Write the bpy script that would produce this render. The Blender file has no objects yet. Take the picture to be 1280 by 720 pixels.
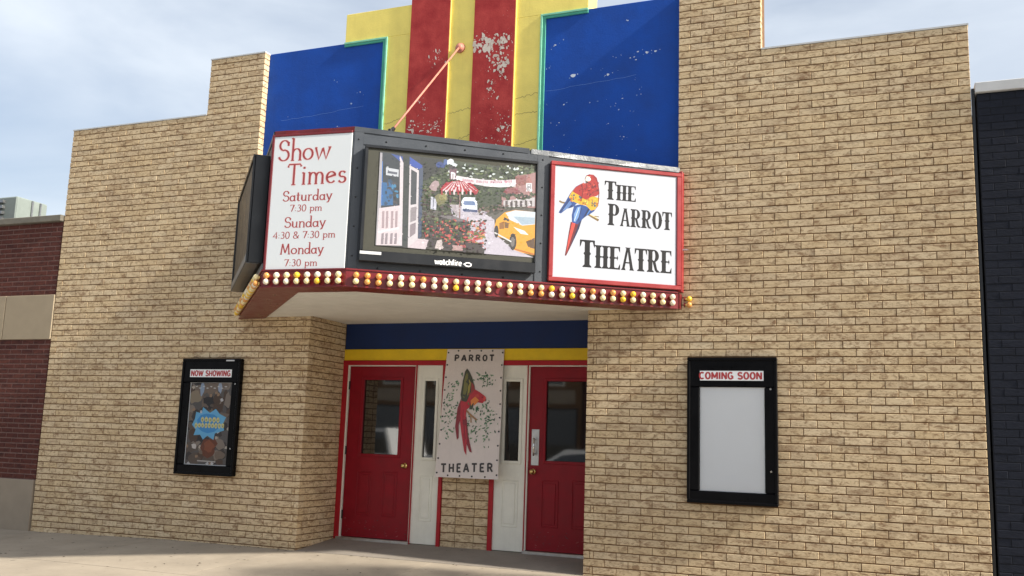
import bpy, bmesh, math, random
import numpy as np
from mathutils import Vector, Matrix
from mathutils.geometry import tessellate_polygon
random.seed(7)
R = random.Random(11)
SC = bpy.context.scene
COL = SC.collection
rad = math.radians

# ---------------------------------------------------------------- camera
CAM = Vector((4.671, -9.437, 1.352))
YAW, PIT, ROL, FPX = -0.386, 0.159, 0.033, 1195.0
_fw = Vector((math.sin(YAW)*math.cos(PIT), math.cos(YAW)*math.cos(PIT), math.sin(PIT)))
_rt = Vector((math.cos(YAW), -math.sin(YAW), 0)); _up = _rt.cross(_fw)
CRT = _rt*math.cos(ROL)+_up*math.sin(ROL); CUP = _up*math.cos(ROL)-_rt*math.sin(ROL)
cd = bpy.data.cameras.new('camera'); cam = bpy.data.objects.new('camera', cd); COL.objects.link(cam)
m = Matrix((CRT, CUP, -_fw)).transposed().to_4x4(); m.translation = CAM
cam.matrix_world = m
cd.sensor_width = 36; cd.lens = 36*FPX/1280; cd.clip_end = 3000; cd.clip_start = .05
SC.camera = cam

# ---------------------------------------------------------------- world and sun
SUN_EL, SUN_AZ = rad(34), rad(86.2)          # azimuth measured from the street side of the facade towards +x
sd = Vector((math.sin(SUN_AZ)*math.cos(SUN_EL), -math.cos(SUN_AZ)*math.cos(SUN_EL), math.sin(SUN_EL)))
W = bpy.data.worlds.new('World'); SC.world = W; W.use_nodes = True
nt = W.node_tree; nt.nodes.clear()
def WN(t, **k):
    n = nt.nodes.new(t)
    for a, b in k.items(): setattr(n, a, b)
    return n
sky = WN('ShaderNodeTexSky', sky_type='NISHITA', sun_disc=False)
sky.sun_elevation = SUN_EL; sky.sun_rotation = math.atan2(sd.x, sd.y)
sky.air_density = 1.0; sky.dust_density = 4.0; sky.ozone_density = 1.5
tc = WN('ShaderNodeTexCoord'); mp = WN('ShaderNodeMapping'); mp.inputs['Scale'].default_value = (1.0, 1.0, 3.2)
nz = WN('ShaderNodeTexNoise'); nz.inputs['Scale'].default_value = 2.3; nz.inputs['Detail'].default_value = 6; nz.inputs['Roughness'].default_value = .52
nz.inputs['Distortion'].default_value = .35
rp = WN('ShaderNodeValToRGB'); rp.color_ramp.elements[0].position = .30; rp.color_ramp.elements[1].position = .72
rp.color_ramp.elements[0].color = (.25, .25, .25, 1); rp.color_ramp.elements[1].color = (.85, .85, .85, 1)
mx = WN('ShaderNodeMix', data_type='RGBA'); mx.inputs['B'].default_value = (6.1, 6.5, 6.9, 1)
bg = WN('ShaderNodeBackground'); bg.inputs['Strength'].default_value = .10
ou = WN('ShaderNodeOutputWorld'); L = nt.links.new
L(tc.outputs['Generated'], mp.inputs['Vector']); L(mp.outputs['Vector'], nz.inputs['Vector']); L(nz.outputs['Fac'], rp.inputs['Fac'])
L(rp.outputs['Color'], mx.inputs['Factor']); L(sky.outputs['Color'], mx.inputs['A']); L(mx.outputs['Result'], bg.inputs['Color']); L(bg.outputs['Background'], ou.inputs['Surface'])
sl = bpy.data.lights.new('sun', 'SUN'); sl.energy = 5.0; sl.angle = rad(2.0); sl.color = (1, .93, .82)
sun = bpy.data.objects.new('sun', sl); COL.objects.link(sun)
sun.rotation_euler = sd.to_track_quat('Z', 'Y').to_euler(); sun.location = (12, -6, 14)
vs = SC.view_settings; vs.view_transform = 'Standard'; vs.look = 'None'; vs.gamma = 1; vs.use_curve_mapping = False
vs.exposure = 0.80

# ---------------------------------------------------------------- materials
def srgb(r, g, b):
    f = lambda c: c/12.92 if c <= .04045 else ((c+.055)/1.055)**2.4
    return (f(r/255), f(g/255), f(b/255), 1)
class NB:
    def __init__(s, name):
        s.m = bpy.data.materials.new(name); s.m.use_nodes = True; s.t = s.m.node_tree
        s.b = s.t.nodes['Principled BSDF']; s.out = s.t.nodes['Material Output']
    def n(s, typ, **k):
        x = s.t.nodes.new(typ)
        for a, v in k.items():
            if a in x.inputs and not hasattr(x, a): x.inputs[a].default_value = v
            else: setattr(x, a, v)
        return x
    def l(s, a, b): s.t.links.new(a, b)
    def pos(s, scale=(1, 1, 1), rot=(0, 0, 0), src=None):
        mp = s.n('ShaderNodeMapping'); mp.inputs['Scale'].default_value = scale; mp.inputs['Rotation'].default_value = rot
        s.l(src if src is not None else s.n('ShaderNodeNewGeometry').outputs['Position'], mp.inputs['Vector']); return mp.outputs['Vector']
    def noise(s, scale, detail=4, rough=.55, vec=None, dist=0):
        x = s.n('ShaderNodeTexNoise'); x.inputs['Scale'].default_value = scale; x.inputs['Detail'].default_value = detail
        x.inputs['Roughness'].default_value = rough; x.inputs['Distortion'].default_value = dist
        s.l(vec if vec is not None else s.pos(), x.inputs['Vector']); return x.outputs['Fac']
    def ramp(s, fac, stops):
        x = s.n('ShaderNodeValToRGB'); e = x.color_ramp.elements
        while len(e) < len(stops): e.new(.5)
        for i, (p, c) in enumerate(stops):
            e[i].position = p; e[i].color = c if len(c) == 4 else (*c, 1)
        s.l(fac, x.inputs['Fac']); return x.outputs['Color']
    def mix(s, fac, a, b, blend='MIX'):
        x = s.n('ShaderNodeMix', data_type='RGBA', blend_type=blend)
        for key, v in (('Factor', fac), ('A', a), ('B', b)):
            if isinstance(v, (float, int)): x.inputs[key].default_value = v
            elif isinstance(v, tuple): x.inputs[key].default_value = v if len(v) == 4 else (*v, 1)
            else: s.l(v, x.inputs[key])
        return x.outputs['Result']
    def math(s, op, a, b=0.0):
        x = s.n('ShaderNodeMath', operation=op)
        for i, v in enumerate((a, b)):
            if isinstance(v, (float, int)): x.inputs[i].default_value = v
            else: s.l(v, x.inputs[i])
        return x.outputs[0]
    def col(s, c): s.l(c, s.b.inputs['Base Color']) if not isinstance(c, tuple) else setattr(s.b.inputs['Base Color'], 'default_value', c)
    def bump(s, h, strength=.3, dist=.004):
        x = s.n('ShaderNodeBump'); x.inputs['Strength'].default_value = strength; x.inputs['Distance'].default_value = dist
        s.l(h, x.inputs['Height']); s.l(x.outputs['Normal'], s.b.inputs['Normal'])
    def p(s, **k):
        for a, v in k.items(): s.b.inputs[a.replace('_', ' ')].default_value = v
        return s
BW_, G_ = (0, 0, 0), (1, 1, 1)
def scl(c, f): return (c[0]*f, c[1]*f, c[2]*f, 1)

def brick_mat(name, base, light, dark, joined, amount=.5, paint=False):
    b = NB(name)
    if joined:
        rnd = b.n('ShaderNodeAttribute', attribute_name='tint').outputs['Fac']
    else:
        rnd = b.n('ShaderNodeObjectInfo').outputs['Random']
    off = b.n('ShaderNodeCombineXYZ')
    b.l(b.math('MULTIPLY', rnd, 37.0), off.inputs[0]); b.l(b.math('MULTIPLY', rnd, 91.0), off.inputs[2]); b.l(b.math('MULTIPLY', rnd, 53.0), off.inputs[1])
    va = b.n('ShaderNodeVectorMath', operation='ADD'); b.l(b.n('ShaderNodeNewGeometry').outputs['Position'], va.inputs[0]); b.l(off.outputs[0], va.inputs[1])
    V = va.outputs[0]
    smear = b.noise(1.0, 5, .62, b.pos((15, 15, 30), (0, .45, 0), V), .8)
    grain = b.noise(70, 3, .6, V)
    strk = b.noise(1.0, 3, .5, b.pos((24, 24, 85), (0, .30, 0), V), .4)
    r2 = b.math('FRACT', b.math('MULTIPLY', rnd, 17.31))
    c = b.mix(b.math('MULTIPLY', r2, .5), base, light)
    c = b.mix(b.math('MULTIPLY', b.math('POWER', b.math('FRACT', b.math('MULTIPLY', rnd, 5.77)), 3.0), .22), c, dark)
    sm = b.ramp(smear, [(.52-.04*amount, BW_), (.70-.08*amount, G_)])
    c = b.mix(b.math('MULTIPLY', sm, .42+.5*amount), c, dark)
    c = b.mix(b.math('MULTIPLY', b.ramp(strk, [(.60, BW_), (.73, G_)]), .55), c, dark)
    c = b.mix(b.math('MULTIPLY', b.ramp(strk, [(.28, G_), (.38, BW_)]), .35), c, light)
    run = b.noise(1.0, 6, .68, b.pos((4.5, 4.5, 13), (0, .42, 0)), .9)
    c = b.mix(b.math('MULTIPLY', b.ramp(run, [(.51, BW_), (.68, G_)]), .42+.25*amount), c, dark)
    c = b.mix(b.math('MULTIPLY', grain, .18), c, scl(dark, 1.6))
    # broad weathering over the whole wall
    big = b.noise(.9, 4, .6)
    c = b.mix(b.math('MULTIPLY', b.ramp(big, [(.35, BW_), (.75, G_)]), .10), c, scl(dark, 1.4))
    spot = b.noise(26, 3, .6, V, .5); c = b.mix(b.math('MULTIPLY', b.ramp(spot, [(.60, BW_), (.72, G_)]), .75*amount), c, scl(dark, .8))
    stre = b.noise(1.0, 5, .6, b.pos((5, 5, .45))); c = b.mix(b.math('MULTIPLY', b.ramp(stre, [(.5, BW_), (.75, G_)]), .13), c, scl(dark, 1.2))
    b.col(c); b.p(Roughness=.88, Specular_IOR_Level=.25)
    b.bump(b.math('ADD', b.math('MULTIPLY', grain, .5), strk), .55, .004)
    return b.m
TAN, TANL, TAND = srgb(212, 190, 152), srgb(228, 212, 182), srgb(112, 80, 54)
M = {}
M['brick'] = brick_mat('tan_brick', TAN, TANL, TAND, False, .55)
M['brick_j'] = brick_mat('tan_brick_joined', TAN, TANL, TAND, True, .55)
M['redbrick'] = brick_mat('red_brick', srgb(84, 44, 38), srgb(110, 64, 52), srgb(44, 26, 26), False, .5)
M['redbrick_j'] = brick_mat('red_brick_joined', srgb(84, 44, 38), srgb(110, 64, 52), srgb(44, 26, 26), True, .5)
M['blackbrick'] = brick_mat('black_painted_brick', srgb(30, 34, 45), srgb(36, 40, 52), srgb(22, 25, 33), False, .3)

def rough_mat(name, c, var=.25, scale=6, rough=.8, bump=.25, dist=.004, streak=0, spec=.3, metal=0, c2=None, fine=60):
    b = NB(name)
    n1 = b.noise(scale, 6, .62); n2 = b.noise(fine, 3, .6)
    col = b.mix(b.ramp(n1, [(.3, BW_), (.75, G_)]), scl(c, 1-var), c2 or scl(c, 1+var*.5))
    col = b.mix(b.math('MULTIPLY', n2, .25*min(1, var*3)), col, scl(c, .55))
    if streak:
        s_ = b.noise(1.0, 5, .6, b.pos((14, 14, .8)))
        col = b.mix(b.math('MULTIPLY', b.ramp(s_, [(.52, BW_), (.78, G_)]), streak), col, scl(c, .45))
    b.col(col); b.p(Roughness=rough, Specular_IOR_Level=spec, Metallic=metal)
    rr = b.ramp(n1, [(.2, (max(rough-.12, .02),)*3), (.8, (min(rough+.12, 1),)*3)]); b.l(rr, b.b.inputs['Roughness'])
    b.bump(b.math('ADD', n1, b.math('MULTIPLY', n2, .5)), bump, dist)
    return b.m
M['mortar'] = rough_mat('brown_mortar', srgb(118, 88, 60), .3, 20, .95, .5)
M['mortar_g'] = rough_mat('grey_mortar', srgb(118, 94, 88), .3, 20, .95, .5)
M['blackmortar'] = rough_mat('black_painted_mortar', srgb(20, 23, 31), .3, 20, .8, .5)
M['blue'] = rough_mat('blue_stucco_paint', srgb(20, 74, 166), .22, 3, .72, .5, .006, .10)
M['yellow'] = rough_mat('yellow_stucco_paint', srgb(242, 223, 122), .12, 4, .75, .5, .006, .14)
M['red'] = rough_mat('worn_red_stucco_paint', srgb(172, 44, 48), .26, 5, .75, .6, .006, .12, c2=srgb(188, 74, 70))
M['teal'] = rough_mat('teal_trim_paint', srgb(134, 206, 178), .2, 8, .6, .3)
M['teal_d'] = rough_mat('dark_teal_trim_paint', srgb(74, 160, 138), .2, 8, .6, .3)
M['navy'] = rough_mat('navy_transom_paint', srgb(22, 44, 92), .2, 4, .65, .3)
M['yel2'] = rough_mat('yellow_transom_paint', srgb(226, 190, 38), .15, 5, .6, .3)
M['dred'] = rough_mat('dark_red_door_paint', srgb(134, 8, 27), .18, 6, .46, .12, .002, .10, .28)
M['trimred'] = rough_mat('red_wood_trim_paint', srgb(168, 28, 38), .2, 9, .5, .2, .003, .1)
M['white'] = rough_mat('off_white_door_paint', srgb(226, 224, 212), .08, 6, .5, .15, .002, .12)
M['alu'] = rough_mat('weathered_aluminium', (.55, .55, .55, 1), .2, 14, .38, .12, .002, 0, .5, 1)
M['chrome'] = rough_mat('polished_steel', (.72, .72, .70, 1), .1, 20, .18, .05, .002, 0, .5, 1)
M['brass'] = rough_mat('brass', (.72, .5, .2, 1), .15, 20, .25, .05, .002, 0, .5, 1)
M['gmetal'] = rough_mat('grey_painted_sheet_metal', srgb(64, 69, 76), .18, 5, .42, .22, .006, .08, .5)
M['dmetal'] = rough_mat('black_cabinet_metal', srgb(22, 24, 28), .2, 6, .34, .1, .003, 0, .5)
M['flash'] = rough_mat('dented_galvanised_flashing', (.30, .31, .32, 1), .25, 9, .42, .5, .01, 0, .5, 1)
M['mred'] = rough_mat('red_marquee_enamel', srgb(112, 26, 32), .2, 7, .32, .12, .003, .08, .5)
M['mred_pink'] = rough_mat('pinkish_red_sign_frame', srgb(146, 44, 46), .15, 7, .34, .1, .003, .05, .5)  # lighter, pinker red than the fascia enamel
M['soffit'] = rough_mat('cream_soffit_boards', srgb(224, 221, 212), .08, 5, .7, .15, .003, .05)
M['rod'] = rough_mat('salmon_painted_rod', srgb(204, 134, 116), .2, 20, .5, .1)
M['caseblack'] = rough_mat('black_anodised_case', (.004, .004, .005, 1), .3, 10, .34, .04, .002, 0, .10)
def concrete(name, c):
    b = NB(name); n1 = b.noise(1.4, 7, .65); n2 = b.noise(95, 3, .6); n3 = b.noise(7, 5, .7, None, .8); sp = b.noise(13, 2, .5)
    col = b.mix(b.ramp(n1, [(.32, BW_), (.72, G_)]), scl(c, .78), scl(c, 1.08))
    col = b.mix(b.math('MULTIPLY', b.ramp(n3, [(.52, BW_), (.75, G_)]), .35), col, scl(c, .6))
    col = b.mix(b.math('MULTIPLY', n2, .3), col, scl(c, .5))
    col = b.mix(b.math('MULTIPLY', b.ramp(sp, [(.71, BW_), (.73, G_)]), .6), col, scl(c, .4))
    b.col(col); b.p(Roughness=.9, Specular_IOR_Level=.25); b.bump(b.math('ADD', n3, n2), .4, .004); return b.m
M['concrete'] = concrete('sidewalk_concrete', srgb(166, 155, 139))
M['concrete2'] = concrete('entry_concrete', srgb(148, 140, 130))
M['stone'] = rough_mat('limestone_band', srgb(158, 144, 122), .14, 3, .85, .2)
M['base'] = rough_mat('grey_cement_base', srgb(150, 138, 122), .14, 3, .9, .3)
M['cap'] = rough_mat('stained_concrete_cap', srgb(120, 116, 106), .35, 6, .9, .4)
M['capw'] = rough_mat('pale_metal_cap', srgb(196, 198, 200), .1, 6, .5, .1)
M['asphalt'] = rough_mat('worn_concrete_road', (.42, .40, .365, 1), .2, 2, .92, .6, .006)
M['ground'] = rough_mat('dry_ground', (.16, .14, .10, 1), .3, .4, .95, .3)
M['kerb'] = rough_mat('kerb_concrete', srgb(170, 164, 152), .16, 3, .9, .3)
M['cloth'] = rough_mat('banner_canvas', srgb(214, 204, 200), .07, 3, .85, .35, .012, .06)
M['paperw'] = rough_mat('white_panel', srgb(228, 230, 232), .03, 3, .5, .02)
M['matte'] = rough_mat('pale_grey_backing', srgb(240, 242, 244), .03, 1.5, .6, .02)
M['rubber'] = rough_mat('tyre_rubber', (.02, .02, .02, 1), .2, 10, .8, .2)
M['dark'] = rough_mat('dark_lobby', (.02, .018, .016, 1), .2, 3, .9, .1)
def signface(name, c):
    b = NB(name); b.col(c); b.p(Roughness=.35, Specular_IOR_Level=.4, Coat_Weight=.5, Coat_Roughness=.06); 
    n = b.noise(3, 4, .5); b.col(b.mix(n, scl(c, .95), c)); return b.m
M['signwhite'] = signface('gloss_white_sign_vinyl', srgb(178, 182, 191))
M['signpale'] = signface('pale_grey_sign_vinyl', srgb(214, 219, 222))
def glassdark(name):
    b = NB(name); b.p(Base_Color=(.008, .009, .010, 1), Roughness=.03, IOR=2.2); n = b.noise(1.3, 2); b.bump(n, .05, .01); return b.m
M['glass'] = glassdark('dark_door_glass')
def pane(name):
    b = NB(name); t = b.n('ShaderNodeBsdfTransparent'); g = b.n('ShaderNodeBsdfGlossy'); g.inputs['Roughness'].default_value = .04
    f = b.n('ShaderNodeFresnel'); f.inputs['IOR'].default_value = 1.3; mx = b.n('ShaderNodeMixShader')
    b.l(f.outputs[0], mx.inputs[0]); b.l(t.outputs[0], mx.inputs[1]); b.l(g.outputs[0], mx.inputs[2]); b.l(mx.outputs[0], b.out.inputs['Surface']); return b.m
M['pane'] = pane('clear_acrylic')
def printmat(name, emit=0, rough=.5):
    b = NB(name); a = b.n('ShaderNodeAttribute', attribute_name='ink'); c = a.outputs['Color']
    if emit:
        e = b.n('ShaderNodeEmission'); e.inputs['Strength'].default_value = emit
        n = b.noise(55, 2); b.l(b.mix(b.math('MULTIPLY', n, .30), c, (.03, .03, .03)), e.inputs['Color'])
        ad = b.n('ShaderNodeAddShader'); b.p(Base_Color=(.03, .03, .03, 1), Roughness=.45)
        b.l(e.outputs[0], ad.inputs[0]); b.l(b.b.outputs[0], ad.inputs[1]); b.l(ad.outputs[0], b.out.inputs['Surface'])
    else:
        n = b.noise(30, 4); b.col(b.mix(b.math('MULTIPLY', n, .18), c, b.mix(.5, c, (.4, .38, .36)))); b.p(Roughness=rough)
    return b.m
M['blackvinyl'] = rough_mat('black_sign_vinyl', (.010, .010, .012, 1), .3, 20, .45, .02, .001, 0, .3); M['ink'] = printmat('printed_ink'); M['inkgloss'] = printmat('printed_vinyl', 0, .3); M['led'] = printmat('led_display', .82)
def bulbmat(name, c):
    b = NB(name); n = b.noise(40, 3); b.col(b.mix(n, scl(c, .75), c)); b.p(Roughness=.22, Subsurface_Weight=.25, Subsurface_Radius=(.02, .015, .01), Subsurface_Scale=.5, Coat_Weight=.4); return b.m
BULB = [bulbmat('frosted_white_bulb', srgb(240, 228, 204)), bulbmat('cream_bulb', srgb(240, 222, 170)), bulbmat('faded_amber_bulb', srgb(226, 160, 84)), bulbmat('yellow_bulb', srgb(240, 196, 50))]
def paint(name, c, r=.25):
    b = NB(name); b.col(c); b.p(Roughness=r, Coat_Weight=.6, Coat_Roughness=.05); n = b.noise(2, 3); b.col(b.mix(n, scl(c, .9), c)); return b.m
M['carwhite'] = paint('white_car_paint', srgb(225, 226, 226)); M['cardark'] = paint('dark_car_paint', (.02, .022, .028, 1))
M['lamp'] = paint('lamp_lens', srgb(200, 60, 40)); 

# ---------------------------------------------------------------- object helpers
def tag(o, label=None, cat=None, group=None, kind=None):
    if label: o['label'] = label
    if cat: o['category'] = cat
    if group: o['group'] = group
    if kind: o['kind'] = kind
    return o
def empty(name, loc, label=None, cat=None, group=None, kind=None):
    o = bpy.data.objects.new(name, None); o.empty_display_size = .2; o.location = loc; COL.objects.link(o)
    return tag(o, label, cat, group, kind)
def base(o):
    v = Vector((0, 0, 0))
    while o: v = v + o.location; o = o.parent
    return v
def link(name, me, mat, parent=None, loc=(0, 0, 0), rotz=0):
    o = bpy.data.objects.new(name, me); COL.objects.link(o)
    if mat is not None and not me.materials:
        for mm in (mat if isinstance(mat, (list, tuple)) else [mat]): me.materials.append(mm)
    if parent is not None: o.parent = parent; o.location = Vector(loc)-base(parent)
    else: o.location = loc
    o.rotation_euler.z = rotz
    return o
class MB:
    """collects world-space geometry, linked as one mesh"""
    def __init__(s): s.v = []; s.f = []; s.mi = []; s.sm = []
    def face(s, pts, mi=0):
        k = len(s.v); s.v += [tuple(p) for p in pts]; s.f.append(tuple(range(k, k+len(pts)))); s.mi.append(mi)
    def raw(s, vs, fs, mi=0):
        k = len(s.v); s.v += [tuple(p) for p in vs]
        for f in fs: s.f.append(tuple(i+k for i in f)); s.mi.append(mi)
    def box(s, x0, y0, z0, x1, y1, z1, mi=0):
        s.hexa([(x0, y0), (x1, y0), (x1, y1), (x0, y1)], z0, z1, mi)
    def hexa(s, pl, z0, z1, mi=0):                       # plan polygon (counter-clockwise) extruded
        n = len(pl); zt = z1 if isinstance(z1, (list, tuple)) else [z1]*n; zb = z0 if isinstance(z0, (list, tuple)) else [z0]*n
        vs = [(x, y, zb[i]) for i, (x, y) in enumerate(pl)]+[(x, y, zt[i]) for i, (x, y) in enumerate(pl)]
        s.raw(vs, [tuple(reversed(range(n))), tuple(range(n, 2*n))]+[(i, (i+1) % n, (i+1) % n+n, i+n) for i in range(n)], mi)
    def fbox(s, fr, a0, z0, o0, a1, z1, o1, mi=0):       # box in a frame: a along, z up, o outwards
        P = fr.pt
        vs = [P(a0, z0, o0), P(a1, z0, o0), P(a1, z0, o1), P(a0, z0, o1), P(a0, z1, o0), P(a1, z1, o0), P(a1, z1, o1), P(a0, z1, o1)]
        s.raw(vs, [(0, 1, 2, 3), (7, 6, 5, 4), (0, 4, 5, 1), (1, 5, 6, 2), (2, 6, 7, 3), (3, 7, 4, 0)], mi)
    def tube(s, a, b, r0, r1=None, n=10, mi=0):
        a, b = Vector(a), Vector(b); d = (b-a).normalized(); u = d.orthogonal().normalized(); w = d.cross(u); r1 = r0 if r1 is None else r1
        vs = [a+(u*math.cos(t)+w*math.sin(t))*r0 for t in (2*math.pi*i/n for i in range(n))]+[b+(u*math.cos(t)+w*math.sin(t))*r1 for t in (2*math.pi*i/n for i in range(n))]
        s.raw(vs, [tuple(reversed(range(n))), tuple(range(n, 2*n))]+[(i, (i+1) % n, (i+1) % n+n, i+n) for i in range(n)], mi)
    def ball(s, c, r, n=10, k=7, sc=(1, 1, 1), mi=0):
        c = Vector(c); vs = [c+Vector((0, 0, -r*sc[2]))]
        for j in range(1, k):
            p = -math.pi/2+math.pi*j/k
            vs += [c+Vector((r*sc[0]*math.cos(p)*math.cos(t), r*sc[1]*math.cos(p)*math.sin(t), r*sc[2]*math.sin(p))) for t in (2*math.pi*i/n for i in range(n))]
        vs.append(c+Vector((0, 0, r*sc[2]))); fs = []
        for i in range(n):
            fs.append((0, 1+(i+1) % n, 1+i)); fs.append((len(vs)-1, 1+(k-2)*n+i, 1+(k-2)*n+(i+1) % n))
            for j in range(k-2): fs.append((1+j*n+i, 1+j*n+(i+1) % n, 1+(j+1)*n+(i+1) % n, 1+(j+1)*n+i))
        s.raw(vs, fs, mi)
    def build(s, name, mat, parent=None, bevel=0, smooth=False, origin=None):
        me = bpy.data.meshes.new(name); o0 = base(parent) if parent is not None else Vector((0, 0, 0))
        if origin is not None: o0 = Vector(origin)
        me.from_pydata([tuple(Vector(v)-o0) for v in s.v], [], s.f)
        for mm in (mat if isinstance(mat, (list, tuple)) else [mat]): me.materials.append(mm)
        me.polygons.foreach_set('material_index', s.mi)
        bm = bmesh.new(); bm.from_mesh(me)
        bmesh.ops.recalc_face_normals(bm, faces=bm.faces)
        if bevel: bmesh.ops.bevel(bm, geom=[e for e in bm.edges if len(e.link_faces) == 2], offset=bevel, segments=1, affect='EDGES', clamp_overlap=True)
        bm.to_mesh(me); bm.free()
        if smooth: me.polygons.foreach_set('use_smooth', [True]*len(me.polygons))
        o = bpy.data.objects.new(name, me); COL.objects.link(o)
        if parent is not None: o.parent = parent; o.location = o0-base(parent)
        elif origin is not None: o.location = origin
        return o
class Frame:
    """a wall frame: a runs along, o outwards, z up; lean shifts outwards with height"""
    def __init__(s, A, B, lean=None):
        s.A = Vector((A[0], A[1], 0)); d = Vector((B[0]-A[0], B[1]-A[1], 0)); s.len = d.length; s.t = d.normalized(); s.n = Vector((s.t.y, -s.t.x, 0)); s.lean = lean
    def pt(s, a, z, o=0):
        if s.lean: o = o+s.lean(a, z)
        p = s.A+s.t*a+s.n*o; return Vector((p.x, p.y, z))
    ang = property(lambda s: math.atan2(s.t.y, s.t.x))
FAC = Frame((0, 0), (1, 0))

# ---------------------------------------------------------------- flat print and lettering
def homog(src, dst):
    A = []; b = []
    for (x, y), (u, v) in zip(src, dst):
        A += [[x, y, 1, 0, 0, 0, -u*x, -u*y], [0, 0, 0, x, y, 1, -v*x, -v*y]]; b += [u, v]
    h = np.linalg.solve(np.array(A, float), np.array(b, float))
    def f(x, y):
        w = h[6]*x+h[7]*y+1; return ((h[0]*x+h[1]*y+h[2])/w, (h[3]*x+h[4]*y+h[5])/w)
    return f
class Print:
    def __init__(s, fr, o=0.0, step=.00012, remap=None): s.fr = fr; s.o = o; s.k = 0; s.step = step; s.v = []; s.f = []; s.c = []; s.remap = remap; s.hist = []
    def tris(s, pts, faces, col):
        k = len(s.v); off = s.o+s.k*s.step; s.k += 1
        for (a, z) in pts: s.v.append(s.fr.pt(a, z, off))
        for f in faces: s.f.append(tuple(i+k for i in f)); s.c.append(col)
    def poly(s, pts, col, mp=True):
        if mp and s.remap: s.hist.append((pts, col))
        if mp and s.remap: pts = [s.remap(*p) for p in pts]
        if len(pts) < 5: s.tris(pts, [tuple(range(len(pts)))], col) if len(pts) == 3 else s.tris(pts, [(0, 1, 2), (0, 2, 3)], col) if _convex(pts) else s._tess(pts, col)
        else: s._tess(pts, col)
    def _tess(s, pts, col):
        t = tessellate_polygon([[Vector((p[0], p[1], 0)) for p in pts]]); s.tris(pts, [tuple(i) for i in t], col)
    def at(s, x, y):
        for pts, col in reversed(s.hist):
            ins = False; j = len(pts)-1
            for i in range(len(pts)):
                (xi, yi), (xj, yj) = pts[i], pts[j]
                if (yi > y) != (yj > y) and x < (xj-xi)*(y-yi)/(yj-yi)+xi: ins = not ins
                j = i
            if ins: return col
        return None
    def speckle(s, n, bx, smin, smax, amt):
        h = list(s.hist)
        for _ in range(n):
            x, y = R.uniform(bx[0], bx[2]), R.uniform(bx[1], bx[3]); s.hist = h; c = s.at(x, y)
            if c is None: continue
            k = 1+R.uniform(-amt, amt); t = R.uniform(-.03, .03)
            s.blob(x, y, R.uniform(smin, smax), R.uniform(smin, smax)*.7, (max(c[0]*k+t*.6, 0), max(c[1]*k, 0), max(c[2]*k+t, 0), 1), 6, .35)
    def blob(s, x, y, rx, ry, col, n=9, jit=.3, rot=0):
        pts = []
        for i in range(n):
            a = 2*math.pi*i/n; k = 1+R.uniform(-jit, jit); px, py = rx*k*math.cos(a), ry*k*math.sin(a)
            pts.append((x+px*math.cos(rot)-py*math.sin(rot), y+px*math.sin(rot)+py*math.cos(rot)))
        s.poly(pts, col)
    def line(s, pts, w, col):
        for (x0, y0), (x1, y1) in zip(pts, pts[1:]):
            d = math.hypot(x1-x0, y1-y0) or 1; nx, ny = -(y1-y0)/d*w/2, (x1-x0)/d*w/2
            s.poly([(x0+nx, y0+ny), (x1+nx, y1+ny), (x1-nx, y1-ny), (x0-nx, y0-ny)], col)
    def build(s, name, mat, parent):
        me = bpy.data.meshes.new(name); o0 = base(parent)
        fs = []
        for f in s.f:
            a, b, c = (s.v[i] for i in f[:3])
            fs.append(tuple(f) if (b-a).cross(c-a).dot(s.fr.n) >= 0 else tuple(reversed(f)))
        me.from_pydata([tuple(v-o0) for v in s.v], [], fs)
        at = me.attributes.new('ink', 'FLOAT_COLOR', 'FACE')
        at.data.foreach_set('color', [x for c in s.c for x in c]); me.materials.append(mat)
        o = bpy.data.objects.new(name, me); COL.objects.link(o); o.parent = parent; return o
def _convex(p):
    sg = 0
    for i in range(len(p)):
        a, b, c = p[i], p[(i+1) % len(p)], p[(i+2) % len(p)]; cr = (b[0]-a[0])*(c[1]-b[1])-(b[1]-a[1])*(c[0]-b[0])
        if sg == 0: sg = cr
        elif sg*cr < 0: return False
    return True
def arc(cx, cy, rx, ry, a0, a1, n=14):
    return [(cx+rx*math.cos(rad(a0+(a1-a0)*i/n)), cy+ry*math.sin(rad(a0+(a1-a0)*i/n))) for i in range(n+1)]
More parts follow.
